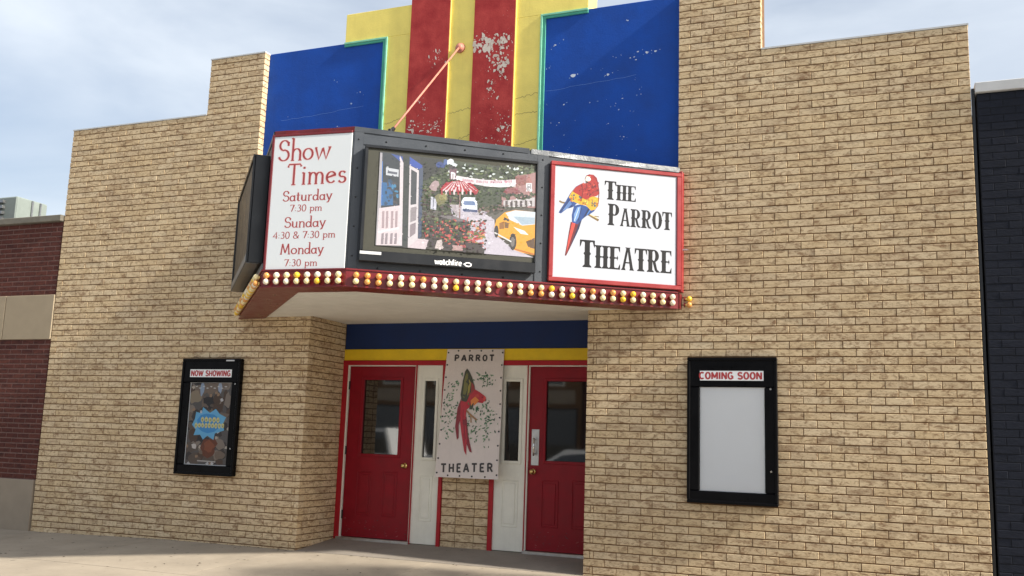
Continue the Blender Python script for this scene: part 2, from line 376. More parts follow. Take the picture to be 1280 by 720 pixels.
# stroke glyphs: (advance width, strokes); cap height 1
X5 = .56
NOUV = {
 'S': (.62, [arc(.33, .75, .22, .24, 20, 270)+arc(.33, .27, .25, .26, 90, -165), [(.54, .72), (.54, .92)]]),
 'h': (.56, [[(.12, 0), (.12, 1.08)], arc(.31, .34, .19, .22, 180, 0)+[(.50, 0)], [(.03, 0), (.21, 0)], [(.41, 0), (.59, 0)], [(.02, 1.06), (.12, 1.08)]]),
 'o': (.58, [arc(.29, X5/2, .23, X5/2-.02, 60, 420, 22)]),
 'w': (.78, [[(.04, X5), (.22, 0), (.40, X5-.06)], [(.40, X5-.02), (.58, 0), (.76, X5)], [(0, X5), (.12, X5)], [(.66, X5), (.82, X5)]]),
 'T': (.66, [[(.33, 0), (.33, .98)], [(.02, .84), (.06, .98), (.62, .98), (.68, .86)], [(.22, 0), (.44, 0)]]),
 'i': (.26, [[(.13, 0), (.13, X5)], [(.04, 0), (.22, 0)], [(.03, X5-.02), (.13, X5)], [(.13, .74), (.13, .84)]]),
 'm': (.86, [[(.12, 0), (.12, X5)], arc(.28, .32, .16, .22, 180, 0)+[(.44, 0)], arc(.60, .32, .16, .22, 180, 0)+[(.76, 0)], [(.03, 0), (.21, 0)], [(.36, 0), (.52, 0)], [(.68, 0), (.85, 0)], [(.03, X5-.02), (.12, X5)]]),
 'e': (.54, [[(.07, .26), (.50, .40)]+arc(.28, X5/2, .22, X5/2-.02, 30, 320, 18)]),
 's': (.46, [arc(.23, .41, .14, .13, 20, 270)+arc(.23, .15, .16, .14, 90, -165)]),
 'a': (.54, [arc(.24, .26, .19, .25, 40, 330, 16), [(.44, X5), (.44, .06), (.54, 0)]]),
 't': (.36, [[(.16, .82), (.16, .12)]+arc(.28, .12, .12, .11, 180, 300, 6), [(.02, X5), (.34, X5)]]),
 'u': (.56, [[(.10, X5), (.10, .2)]+arc(.27, .2, .17, .19, 180, 350, 8), [(.45, X5), (.45, 0)], [(.02, X5), (.12, X5)], [(.44, 0), (.56, 0)]]),
 'r': (.40, [[(.12, 0), (.12, X5)], arc(.28, .34, .16, .2, 180, 50, 8), [(.03, 0), (.22, 0)], [(.03, X5-.02), (.12, X5)]]),
 'd': (.56, [arc(.25, .26, .19, .25, 40, 330, 16), [(.46, 1.08), (.46, .06), (.56, 0)], [(.36, 1.06), (.46, 1.08)]]),
 'y': (.54, [[(.06, X5), (.27, .04)], [(.48, X5), (.22, -.2), (.08, -.24)], [(0, X5), (.15, X5)], [(.40, X5), (.56, X5)]]),
 'n': (.56, [[(.12, 0), (.12, X5)], arc(.30, .32, .18, .22, 180, 0)+[(.48, 0)], [(.03, 0), (.21, 0)], [(.39, 0), (.57, 0)], [(.03, X5-.02), (.12, X5)]]),
 'M': (.94, [[(.10, 0), (.20, 1)], [(.20, 1), (.47, .12)], [(.47, .12), (.74, 1)], [(.74, 1), (.84, 0)], [(.0, 0), (.20, 0)], [(.74, 0), (.95, 0)]]),
 'p': (.56, [[(.12, -.28), (.12, X5)], arc(.31, .27, .20, .26, 150, -150, 16), [(.03, -.28), (.22, -.28)], [(.03, X5-.02), (.12, X5)]]),
 '7': (.52, [[(.04, .80), (.06, .92), (.48, .92), (.20, 0)]]),
 ':': (.22, [[(.11, .08), (.11, .16)], [(.11, .46), (.11, .54)]]),
 '3': (.52, [arc(.25, .71, .17, .2, 140, -90)+arc(.25, .26, .2, .25, 90, -145)]),
 '0': (.56, [arc(.28, .46, .22, .46, 90, 450, 22)]),
 '4': (.56, [[(.40, 0), (.40, .92), (.04, .28), (.54, .28)]]),
 '&': (.74, [[(.68, .42), (.5, .08)]+arc(.28, .22, .22, .23, -40, -270, 12)+arc(.30, .72, .15, .2, -60, 230, 14)+[(.30, .46), (.66, 0)]]),
 ' ': (.30, [])}
SANS = {
 'P': (.60, [[(.1, 0), (.1, 1)], [(.1, .96), (.32, .96)]+arc(.32, .72, .2, .24, 90, -90, 8)+[(.1, .48)]]),
 'A': (.66, [[(.05, 0), (.33, 1)], [(.33, 1), (.61, 0)], [(.16, .32), (.50, .32)]]),
 'R': (.62, [[(.1, 0), (.1, 1)], [(.1, .96), (.32, .96)]+arc(.32, .73, .2, .23, 90, -90, 8)+[(.1, .5)], [(.30, .5), (.56, 0)]]),
 'O': (.66, [arc(.33, .5, .24, .46, 90, 450, 20)]),
 'T': (.60, [[(.30, 0), (.30, .95)], [(.02, .95), (.58, .95)]]),
 'H': (.64, [[(.1, 0), (.1, 1)], [(.54, 0), (.54, 1)], [(.1, .5), (.54, .5)]]),
 'E': (.54, [[(.1, 0), (.1, 1)], [(.1, .95), (.50, .95)], [(.1, .5), (.44, .5)], [(.1, .05), (.50, .05)]]),
 'N': (.66, [[(.1, 0), (.1, 1)], [(.1, 1), (.56, 0)], [(.56, 0), (.56, 1)]]),
 'W': (.90, [[(.04, 1), (.24, 0)], [(.24, 0), (.45, .95)], [(.45, .95), (.66, 0)], [(.66, 0), (.86, 1)]]),
 'S': (.60, [arc(.30, .73, .20, .22, 20, 270)+arc(.30, .27, .22, .23, 90, -160)]),
 'I': (.26, [[(.13, 0), (.13, 1)]]),
 'G': (.68, [arc(.34, .5, .25, .46, 45, 330, 18), [(.36, .46), (.58, .46)], [(.57, .46), (.57, .06)]]),
 'C': (.64, [arc(.34, .5, .25, .46, 45, 315, 18)]),
 'M': (.78, [[(.1, 0), (.1, 1)], [(.1, 1), (.39, .2)], [(.39, .2), (.68, 1)], [(.68, 1), (.68, 0)]]),
 'w': (.74, [[(.04, .7), (.20, 0)], [(.20, 0), (.37, .65)], [(.37, .65), (.54, 0)], [(.54, 0), (.70, .7)]]),
 'a': (.54, [arc(.25, .34, .19, .32, 30, 330, 14), [(.44, .7), (.44, 0)]]),
 't': (.40, [[(.16, .95), (.16, .14)]+arc(.28, .15, .12, .13, 180, 290, 5), [(.02, .68), (.36, .68)]]),
 'c': (.50, [arc(.28, .34, .2, .32, 45, 315, 14)]),
 'h': (.56, [[(.1, 0), (.1, 1.05)], arc(.28, .42, .18, .26, 180, 0, 8)+[(.46, 0)]]),
 'f': (.38, [arc(.30, .85, .14, .18, 80, 180, 6)+[(.16, 0)], [(.02, .68), (.36, .68)]]),
 'i': (.24, [[(.12, 0), (.12, .7)], [(.12, .88), (.12, 1.0)]]),
 'r': (.38, [[(.1, 0), (.1, .7)], arc(.26, .46, .16, .22, 180, 60, 6)]),
 'e': (.52, [[(.08, .36), (.46, .36)]+arc(.27, .34, .2, .32, 5, 315, 16)]),
 'L': (.5, [[(.1, 1), (.1, .04), (.48, .04)]]), 'U': (.62, [[(.1, 1), (.1, .3)]+arc(.31, .3, .21, .26, 180, 360, 10)+[(.52, 1)]]),
 'F': (.52, [[(.1, 0), (.1, 1)], [(.1, .95), (.5, .95)], [(.1, .5), (.44, .5)]]),
 ' ': (.34, [])}
def strokes(pr, glyphs, x0, sx, z0, h, thick, thin, col):
    for px, sts in glyphs:
        for st in sts:
            P = [(x0+(px+a)*sx, z0+b*h) for a, b in st]; n = len(P); Lf = []; Rt = []
            for i in range(n):
                a = P[max(i-1, 0)]; b = P[min(i+1, n-1)]; dx, dy = b[0]-a[0], b[1]-a[1]; d = math.hypot(dx, dy) or 1e-9; dx /= d; dy /= d
                if 0 < i < n-1:                                 # mitre
                    e0 = (P[i][0]-P[i-1][0], P[i][1]-P[i-1][1]); e1 = (P[i+1][0]-P[i][0], P[i+1][1]-P[i][1])
                    c_ = (e0[0]*e1[0]+e0[1]*e1[1])/((math.hypot(*e0)*math.hypot(*e1)) or 1e-9); k = min(1/max(math.cos(math.acos(max(-1, min(1, c_)))/2), .45), 1.8)
                else: k = 1
                w = (thin+(thick-thin)*abs(dy))*h/2*k
                Lf.append((P[i][0]-dy*w, P[i][1]+dx*w)); Rt.append((P[i][0]+dy*w, P[i][1]-dx*w))
            pr.tris(Lf+Rt, [(i, i+1, n+i+1) for i in range(n-1)]+[(i, n+i+1, n+i) for i in range(n-1)], col)
def text(pr, s, font, x0, x1, z, h, col, thick=.15, thin=.07, track=.05):
    px = 0; gl = []
    for ch in s:
        w, st = font[ch]; gl.append((px, st)); px += w+track
    px -= track
    strokes(pr, gl, x0, (x1-x0)/px, z, h, thick, thin, col)
def western(pr, s, x0, x1, z, h, col, small=.84):
    """heavy tuscan capitals with mid spurs, first letter taller"""
    adv = {'T': .58, 'H': .66, 'E': .54, 'P': .58, 'A': .66, 'R': .64, 'O': .62}
    tot = sum(adv[c]*(1 if i == 0 else small)+.035 for i, c in enumerate(s)); kx = (x1-x0)/tot; x = x0
    for i, ch in enumerate(s):
        k = 1 if i == 0 else small; hh = h*k; ww = kx*k
        def q(pts): pr.poly([(x+a*ww, z+b*hh) for a, b in pts], col, False)
        def stem(cx, w=.205, y0=0, y1=1):
            a = w/2; r = [(a+.075, y0), (a+.075, y0+.035), (a, y0+.10), (a, .44), (a+.05, .5), (a, .56), (a, y1-.10), (a+.075, y1-.035), (a+.075, y1)]
            q([(cx+p, b) for p, b in r]+[(cx-p, b) for p, b in reversed(r)])
        def ringseg(cx, cy, ro, rO, ri, rI, a0, a1, n=14):
            for j in range(n):
                t0, t1 = rad(a0+(a1-a0)*j/n), rad(a0+(a1-a0)*(j+1)/n)
                q([(cx+ro*math.cos(t0), cy+rO*math.sin(t0)), (cx+ro*math.cos(t1), cy+rO*math.sin(t1)), (cx+ri*math.cos(t1), cy+rI*math.sin(t1)), (cx+ri*math.cos(t0), cy+rI*math.sin(t0))])
        if ch == 'T':
            stem(.29, .215); q([(.0, 1), (.0, .93), (.58, .93), (.58, 1)]); q([(-.02, 1), (-.02, .72), (.03, .80), (.07, .94)]); q([(.60, 1), (.60, .72), (.55, .80), (.51, .94)])
        elif ch == 'H':
            stem(.15); stem(.51); q([(.2, .47), (.46, .47), (.46, .53), (.2, .53)])
        elif ch == 'E':
            stem(.15); q([(.15, .93), (.52, .93), (.52, 1), (.15, 1)]); q([(.15, 0), (.52, 0), (.52, .07), (.15, .07)]); q([(.2, .47), (.40, .47), (.40, .53), (.2, .53)])
            q([(.53, 1), (.53, .74), (.48, .82), (.44, .94)]); q([(.54, 0), (.54, .26), (.49, .18), (.44, .06)]); q([(.40, .38), (.44, .5), (.40, .62), (.37, .5)])
        elif ch in 'PR':
            stem(.15); q([(.15, .94), (.32, .94), (.32, 1), (.15, 1)]); q([(.2, .45), (.32, .45), (.32, .51), (.2, .51)])
            ringseg(.32, .725, .26, .275, .075, .215, 90, -90)
            if ch == 'R': q([(.26, .46), (.40, .48), (.50, .12), (.60, .05), (.64, 0), (.46, 0), (.38, .08)])
        elif ch == 'A':
            q([(.27, 1), (.42, 1), (.60, .10), (.66, 0), (.42, 0), (.45, .08), (.33, .86)]); q([(.27, 1), (.36, .92), (.19, .10), (.24, 0), (.0, 0), (.07, .10)])
            q([(.14, .30), (.50, .30), (.50, .36), (.14, .36)]); q([(.20, 1.0), (.27, .94), (.42, .94), (.49, 1.0)])
        elif ch == 'O':
            ringseg(.31, .5, .31, .5, .105, .43, 0, 360, 24); q([(-.03, .5), (.03, .44), (.03, .56)]); q([(.65, .5), (.59, .44), (.59, .56)])
        x += (adv[ch]*k+.035)*kx

# ================================================================ THE SETTING
def zside(x, y):
    zl = .055-.045*max(0, min(1, (-3.6-x)/2.1))
    return zl-.045*max(0, min(2.6, -y))
gr = MB(); gr.box(-900, -900, -.6, 900, 900, -.5); tag(gr.build('ground', M['ground']), kind='structure')
rd = MB(); rd.box(-120, -24.6, -.4, 120, -3.9, -.21); tag(rd.build('road', M['asphalt']), kind='structure')
kb = empty('kerb', (0, -3.8, 0), kind='structure')
for i in range(-8, 9):
    b_ = MB(); b_.box(i*1.83+.004, -3.9, -.4, i*1.83+1.826, -3.74, -.066); b_.build('kerb_stone', M['kerb'], kb, .01)
fk = MB(); fk.box(-60, -30, -.4, 60, -24.6, -.06); tag(fk.build('far_pavement', M['concrete']), kind='structure')
side = empty('sidewalk', (0, -1.9, 0), kind='structure')
bed = MB(); bed.box(-14.7, -3.74, -.4, 14.7, .02, -.18); bed.build('bedding', M['base'], side)
def slab(x0, x1, y0, y1, mat, zf=zside, parent=side, nx=4):
    mb = MB(); g = .004; x0 += g; x1 -= g; y0 += g; y1 -= g
    for i in range(nx):
        a, b2 = x0+(x1-x0)*i/nx, x0+(x1-x0)*(i+1)/nx
        top = [(a, y0, zf(a, y0)), (b2, y0, zf(b2, y0)), (b2, y1, zf(b2, y1)), (a, y1, zf(a, y1))]
        mb.face(top)
    zz = -.179
    for (p, q_) in (((x0, y0), (x1, y0)), ((x1, y0), (x1, y1)), ((x1, y1), (x0, y1)), ((x0, y1), (x0, y0))):
        mb.face([(*p, zz), (*q_, zz), (*q_, zf(*q_)), (*p, zf(*p))])
    return mb.build('slab', mat, parent)
xs = [-14.6+1.83*i for i in range(17)]
for i in range(16):
    for (y0, y1) in ((-3.74, -1.72), (-1.72, .0)): slab(xs[i], xs[i+1], y0, y1, M['concrete'])

# ================================================================ THEATER BUILDING
BW, H = .24, .07452
PX, RX, EL, ER, SX = 2.638, 1.70, 5.737, 5.378, 2.638+3.5*.24
ZT, ZP = 72*H, 82*H
DB = .80                                              # depth of the entrance recess
th = empty('theater_building', (0, 0, 0), 'two storey tan brick movie theater with stepped parapet and blue yellow red centre', 'theater')
def wall_bm(mb, side):
    s = side; e = (EL if s < 0 else ER)-.008
    def bx(xa, xb, y0, y1, z0, z1):
        a, b = sorted((s*xa, s*xb)); mb.box(a, y0, z0, b, y1, z1)
    bx(RX+.008, e, .008, DB+.25, -.2, 3.2)
    bx(PX+.008, e, .009, .36, 3.2, ZT-.004); bx(PX+.008, SX-.008, .008, .36, ZT-.004, ZP-.004)
wl = MB(); wall_bm(wl, -1); wallL = wl.build('wall', M['mortar'], th)
wr = MB(); wall_bm(wr, 1); wallR = wr.build('wall', M['mortar'], th)
bd = MB(); bd.box(-5.70, 1.06, -.2, -1.75, 17, 5.1); bd.box(1.75, 1.06, -.2, 5.34, 17, 5.1); bd.box(-1.75, 3.4, -.2, 1.75, 17, 5.1); bd.box(-1.75, 1.06, 2.9, 1.75, 3.4, 5.1)
bd.build('rear_block', M['mortar'], th)

def project(p):
    d = Vector(p)-CAM; z = d.dot(_fw); return 640+FPX*d.dot(CRT)/z, 360-FPX*d.dot(CUP)/z
JT = .0100                                            # mortar joint
def brick_geo(w, h, depth, bev=.0032):
    a, b = w/2, h/2; i = bev
    vs = [(-a, depth, -b), (a, depth, -b), (a, depth, b), (-a, depth, b), (-a, i, -b), (a, i, -b), (a, i, b), (-a, i, b), (-a+i, 0, -b+i), (a-i, 0, -b+i), (a-i, 0, b-i), (-a+i, 0, b-i)]
    fs = [(8, 9, 10, 11), (4, 5, 9, 8), (5, 6, 10, 9), (6, 7, 11, 10), (7, 4, 8, 11), (0, 1, 5, 4), (1, 2, 6, 5), (2, 3, 7, 6), (3, 0, 4, 7)]
    return vs, fs
class Bricks:
    def __init__(s): s.items = []
    def add(s, fr, a0, a1, z0, z1, depth=.02, parent=None, inset=.0, JT=JT):
        if a1-a0 < .015: return
        jv = JT*.62; s.items.append((fr, a0+jv/2, a1-jv/2, z0+JT/2, z1-JT/2, depth, parent, inset))
    def area(s, it):
        fr, a0, a1, z0, z1 = it[:5]; P = [project(fr.pt(*q)) for q in ((a0, z0), (a1, z0), (a1, z1), (a0, z1))]
        if not all(-20 < p[0] < 1300 and -5 < p[1] < 725 for p in P): return 0
        return abs(sum(P[i][0]*P[(i+1) % 4][1]-P[(i+1) % 4][0]*P[i][1] for i in range(4)))/2
    def emit(s, nobj, mat, matj, jparent, name='brick'):
        it = sorted(s.items, key=lambda k: -s.area(k)); cache = {}
        for k in it[:nobj]:
            fr, a0, a1, z0, z1, dep, par, ins = k; key = (round(a1-a0, 3), round(z1-z0, 4), dep)
            if key not in cache:
                vs, fs = brick_geo(a1-a0, z1-z0, dep); me = bpy.data.meshes.new(name); me.from_pydata(vs, [], fs); me.materials.append(mat); cache[key] = me
            o = link(name, cache[key], None, par or jparent, fr.pt((a0+a1)/2, (z0+z1)/2, -ins+R.uniform(-.0022, .0015)), fr.ang)
            o.rotation_euler.x = R.uniform(-.010, .012); o.rotation_euler.z += R.uniform(-.003, .003)
        rest = it[nobj:]
        if rest:
            V = []; F = []; T = []
            for fr, a0, a1, z0, z1, dep, par, ins in rest:
                vs, fs = brick_geo(a1-a0, z1-z0, dep); c = fr.pt((a0+a1)/2, (z0+z1)/2, -ins+R.uniform(-.0022, .0015)); k = len(V); t = R.random(); tl = R.uniform(-.010, .012); tw = R.uniform(-.004, .004)
                for x, y, z in vs: V.append(tuple(c+fr.t*x-fr.n*(y-z*tl+x*tw)+Vector((0, 0, z))-base(jparent)))
                for f in fs: F.append(tuple(i+k for i in f)); T.append(t)
            me = bpy.data.meshes.new(name); me.from_pydata(V, [], F); me.attributes.new('tint', 'FLOAT', 'FACE').data.foreach_set('value', T); me.materials.append(matj)
            o = bpy.data.objects.new('brickwork', me); COL.objects.link(o); o.parent = jparent; tag(o, kind='stuff')
BR = Bricks()
def facade_side(sgn):
    E_ = EL if sgn < 0 else ER; par = wallL if sgn < 0 else wallR
    for row in range(-10, 74):
        z1 = (72-row)*H; z0 = z1-H
        lo = PX if z0 > 3.15 else RX; hi = SX if row < 0 else E_
        off = .5 if row % 2 == 0 else 0.0
        js = [lo]; n = -6
        while PX+(n+off)*BW < lo+.03: n += 1
        while PX+(n+off)*BW < hi-.03: js.append(PX+(n+off)*BW); n += 1
        js.append(hi)
        if lo == RX and row % 2 == 0:                     # queen closers at the entrance
            js.insert(1, lo+(js[1]-lo)*.66)
        js = [js[0]]+[j+R.uniform(-.004, .004) for j in js[1:-1]]+[js[-1]]
        for a, b in zip(js, js[1:]):
            edge = a == js[0] or b == js[-1]; dep = .10 if edge else .02
            jj = JT*.31
            A0, A1 = (a-(jj if a == js[0] else 0), b+(jj if b == js[-1] else 0))
            if sgn < 0: A0, A1 = -A1, -A0
            BR.add(FAC, A0, A1, z0, z1, dep, par)
for sg in (-1, 1): facade_side(sg)
# entrance reveals
for sgn, par in ((-1, wallL), (1, wallR)):
    fr = Frame((-RX, .0), (-RX, 1)) if sgn < 0 else Frame((RX, 1), (RX, 0))
    for row in range(34, 74):
        z1 = (72-row)*H; z0 = z1-H; o_ = 0 if row % 2 else .5
        js = [.104]; y = .104+(.5+o_*.9)*BW
        while y < DB-.06: js.append(y); y += BW
        js.append(DB-.002)
        for a, b in zip(js, js[1:]):
            if sgn < 0: BR.add(fr, a, b, z0, z1, .02, par)
            else: BR.add(fr, 1-b, 1-a, z0, z1, .02, par)
BR.emit(300, M['brick'], M['brick_j'], th)

# copings: thin cement caps
cp = MB(); cp.box(-EL-.006, -.006, ZT-.002, -SX-.002, .37, ZT+.014); cp.build('coping', M['capw'], th)
cp = MB(); cp.box(-SX-.006, -.006, ZP-.002, -PX+.004, .37, ZP+.014); cp.build('coping', M['capw'], th)
cp = MB(); cp.box(SX+.002, -.006, ZT-.002, ER+.006, .37, ZT+.014); cp.build('coping', M['capw'], th)
cp = MB(); cp.box(PX-.004, -.006, ZP-.002, SX+.006, .37, ZP+.014); cp.build('coping', M['capw'], th)
# stucco centre
BZ = 6.125
YL, YR, YZ = -1.53, 1.60, 6.50
TL, TR = -.94, 1.055
def part(name, mat, parent, *boxes, bevel=0):
    mb = MB()
    for b in boxes: mb.box(*b)
    return mb.build(name, mat, parent, bevel)
part('blue_panel', M['blue'], th, (-PX-.02, .106, 2.9, TL, .35, BZ), bevel=.006)
part('blue_panel', M['blue'], th, (TR, .106, 2.9, PX+.02, .35, BZ), bevel=.006)
part('yellow_panel', M['yellow'], th, (TL, .098, 2.9, -.60, .36, BZ+.004), (YL, .098, BZ+.004, -.60, .42, YZ), bevel=.004)
part('yellow_panel', M['yellow'], th, (.72, .098, 2.9, TR, .36, BZ+.004), (.72, .098, BZ+.004, YR, .42, YZ), bevel=.004)
part('yellow_panel', M['yellow'], th, (-.12, .100, 2.9, .24, .43, 7.4), bevel=.004)
def pilaster(x0, x1):
    o = part('red_pilaster', M['yellow'], th, (x0, .0785, 2.9, x1, .44, 7.5))
    return o, part('red_face', M['red'], o, (x0-.001, .0745, 2.9, x1-.010, .078, 7.5))
p1, f1 = pilaster(-.612, -.088); p2, f2 = pilaster(.222, .745)
for (a0, a1, z0, z1) in ((TL-.05, TL-.012, 3.0, BZ-.02), (YL-.002, TL-.05, BZ-.052, BZ-.02)): part('trim', M['teal_d'], th, (a0, .088, z0, a1, .106, z1), bevel=.003)
for (a0, a1, z0, z1) in ((TL-.0118, TL+.012, 3.0, BZ+.004), (YL-.002, TL-.0118, BZ-.0198, BZ+.004)): part('trim', M['teal'], th, (a0, .080, z0, a1, .106, z1), bevel=.003)
for (a0, a1, z0, z1) in ((TR+.012, TR+.05, 3.0, BZ-.02), (TR+.05, YR+.002, BZ-.052, BZ-.02)): part('trim', M['teal_d'], th, (a0, .088, z0, a1, .106, z1), bevel=.003)
for (a0, a1, z0, z1) in ((TR-.012, TR+.0118, 3.0, BZ+.004), (TR+.0118, YR+.002, BZ-.0198, BZ+.004)): part('trim', M['teal'], th, (a0, .080, z0, a1, .106, z1), bevel=.003)
# flaked paint: chips of pale plaster
CH = srgb(206, 196, 184); CH2 = srgb(190, 178, 166)
def chips(pr, n, fa, fz, smin, smax, tall=1.4):
    for _ in range(n):
        x, z = fa(), fz(); s_ = R.uniform(smin, smax)*(R.random()**1.5+.35)
        pr.blob(x, z, s_*R.uniform(.5, 1.1), s_*tall*R.uniform(.4, 1.1), R.choice((CH, CH, CH2)), R.randint(6, 9), .45, R.uniform(-.5, .5))
g = R.gauss
pr = Print(FAC, -.0741, .000004)
cl = lambda v, a, b: max(a, min(b, v))
chips(pr, 130, lambda: cl(g(.44, .12), .24, .72), lambda: cl(g(5.86, .06), 5.7, 6.0), .004, .03)
chips(pr, 100, lambda: cl(g(.56, .06), .3, .72), lambda: cl(g(5.62, .12), 5.3, 5.85), .004, .022)
chips(pr, 22, lambda: cl(g(.46, .05), .3, .6), lambda: g(5.30, .07), .004, .016)
chips(pr, 75, lambda: R.uniform(.24, .72), lambda: R.uniform(4.25, 4.75), .003, .018, .9)
chips(pr, 45, lambda: cl(g(.62, .06), .3, .72), lambda: g(4.85, .08), .003, .02, .9)
chips(pr, 60, lambda: R.uniform(.24, .72), lambda: R.uniform(4.2, 6.3), .002, .006)
pr.build('flaked_paint', M['ink'], f2)['kind'] = 'stuff'
pr = Print(FAC, -.0741, .000004)
chips(pr, 95, lambda: R.uniform(-.59, -.13), lambda: cl(g(4.93, .05), 4.8, 5.1), .003, .02, .8)
chips(pr, 40, lambda: R.uniform(-.58, -.13), lambda: R.uniform(4.3, 4.85), .003, .022, .8)
chips(pr, 28, lambda: g(-.25, .06), lambda: g(5.78, .07), .003, .012, 2)
chips(pr, 16, lambda: g(-.40, .03), lambda: g(5.1, .1), .003, .012, 1)
pr.build('flaked_paint', M['ink'], f1)['kind'] = 'stuff'
BL = [srgb(150, 170, 205), srgb(110, 142, 190), srgb(196, 206, 220)]
def blue_chips(par, x0, x1, n, big):
    pr = Print(FAC, -.1054, .000004)
    for _ in range(n):
        x, z = R.uniform(x0, x1), R.choice((R.uniform(4.3, 5.1), R.uniform(4.8, 5.5), R.uniform(4.3, 6.0))); s_ = R.uniform(.002, .007)
        for k in range(R.randint(1, 3)): pr.blob(x+g(0, .03), z+g(0, .015), s_*R.uniform(.6, 1.8), s_*R.uniform(.5, 1.2), R.choice(BL), 7, .4)
    for x, z, s_ in big: pr.blob(x, z, s_*1.5, s_, BL[2], 9, .4); pr.blob(x+.05, z+.015, s_*.5, s_*.4, BL[0], 7, .4); pr.blob(x-.04, z-.02, s_*.4, s_*.4, BL[1], 7, .4)
    pts = [(x0, 5.22)]
    for i in range(14): pts.append((x0+(x1-x0)*(i+1)/16, 5.22+.07*(i/14)+R.uniform(-.008, .008)))
    pr.line(pts, .0035, srgb(80, 120, 190)); 
    pr.build('flaked_paint', M['ink'], par)['kind'] = 'stuff'
bp = [o for o in th.children if o.name.startswith('blue_panel')]
blue_chips(bp[0], -2.4, -1.05, 20, [(-1.55, 4.95, .008)])
blue_chips(bp[1], 1.12, 2.3, 36, [(1.44, 5.36, .018), (1.84, 5.33, .012), (2.27, 5.53, .012), (2.36, 5.53, .010), (2.17, 5.55, .008), (1.22, 5.75, .008)])
# hairline cracks across the yellow stucco
def crack(par, xa, xb, z0, dz, y):
    pr = Print(FAC, -y, 0); pts = []
    n = 16
    for i in range(n+1): pts.append((xa+(xb-xa)*i/n, z0+dz*i/n+R.uniform(-.012, .012)))
    pr.line(pts, .0045, srgb(120, 104, 50)); pr.build('crack', M['ink'], par)
yp = [o for o in th.children if o.name.startswith('yellow_panel')]
crack(yp[0], -.92, -.62, 5.03, .05, .0974); crack(yp[1], .76, 1.03, 5.16, .05, .0974); crack(yp[1], .76, 1.03, 4.98, .01, .0974)
crack(yp[1], .76, 1.03, 4.62, .05, .0974); crack(yp[2], -.07, .21, 5.07, .05, .0994); crack(yp[2], -.07, .21, 4.72, .08, .0994)

# ---------------------------------------------------------------- entrance front at y = DB
FB = Frame((0, DB), (1, DB))
def fpart(name, mat, parent, *boxes, bevel=0, fr=FB):
    mb = MB()
    for b in boxes: mb.fbox(fr, *b)
    return mb.build(name, mat, parent, bevel)
zt = .135
fpart('transom_band', M['navy'], th, (-1.70, 2.413, -.2, 1.70, 2.85, .0), bevel=.004)
fpart('transom_band', M['yel2'], th, (-1.70, 2.275, -.2, 1.70, 2.4125, .012), bevel=.004)
fpart('head_trim', M['trimred'], th, (-1.70, 2.218, -.2, 1.70, 2.2745, .026), bevel=.004)
fpart('lobby_wall', M['dark'], th, (-1.72, -.05, -.23, 1.72, 2.9, -.205))
entry = empty('entry_floor', (0, .4, .05), kind='structure')
ef = MB()
ef.hexa([(-RX, .0), (RX, .0), (RX, DB+.2), (-RX, DB+.2)], -.08, [.057, .057, .15, .15]); ef.build('ramp', M['concrete2'], entry)
fpart('threshold', M['alu'], th, (-1.66, .10, -.02, -.68, .160, .045), bevel=.004)
fpart('threshold', M['alu'], th, (.745, .10, -.02, 1.70, .160, .045), bevel=.004)
for a0, a1 in ((-1.70, -1.632), (-.687, -.676), (-.330, -.287), (.312, .368), (.745, .757), (1.686, 1.70)):
    fpart('jamb', M['trimred'], th, (a0, .10, -.12, a1, 2.2178, .022), bevel=.003)
def weather(a0, a1):
    fpart('weatherstrip', M['white'], th, (a0, .16, -.05, a0+.016, 2.2175, .010), (a1-.010, .16, -.05, a1, 2.2175, .010), (a0+.016, 2.205, -.05, a1-.010, 2.2175, .010))
weather(-1.632, -.687); weather(.757, 1.686)
def raised(parent, mat, a0, a1, z0, z1, o=0.0, fr=FB):
    """a pressed panel: sunk moulding round a raised field"""
    mb = MB()
    mb.fbox(fr, a0, z0, o-.01, a1, z0+.012, o+.006); mb.fbox(fr, a0, z1-.012, o-.01, a1, z1, o+.006); mb.fbox(fr, a0, z0+.0121, o-.01, a0+.012, z1-.0121, o+.006); mb.fbox(fr, a1-.012, z0+.0121, o-.01, a1, z1-.0121, o+.006)
    mb.fbox(fr, a0+.035, z0+.035, o-.01, a1-.035, z1-.035, o+.008)
    return mb.build('panel', mat, parent, .003)
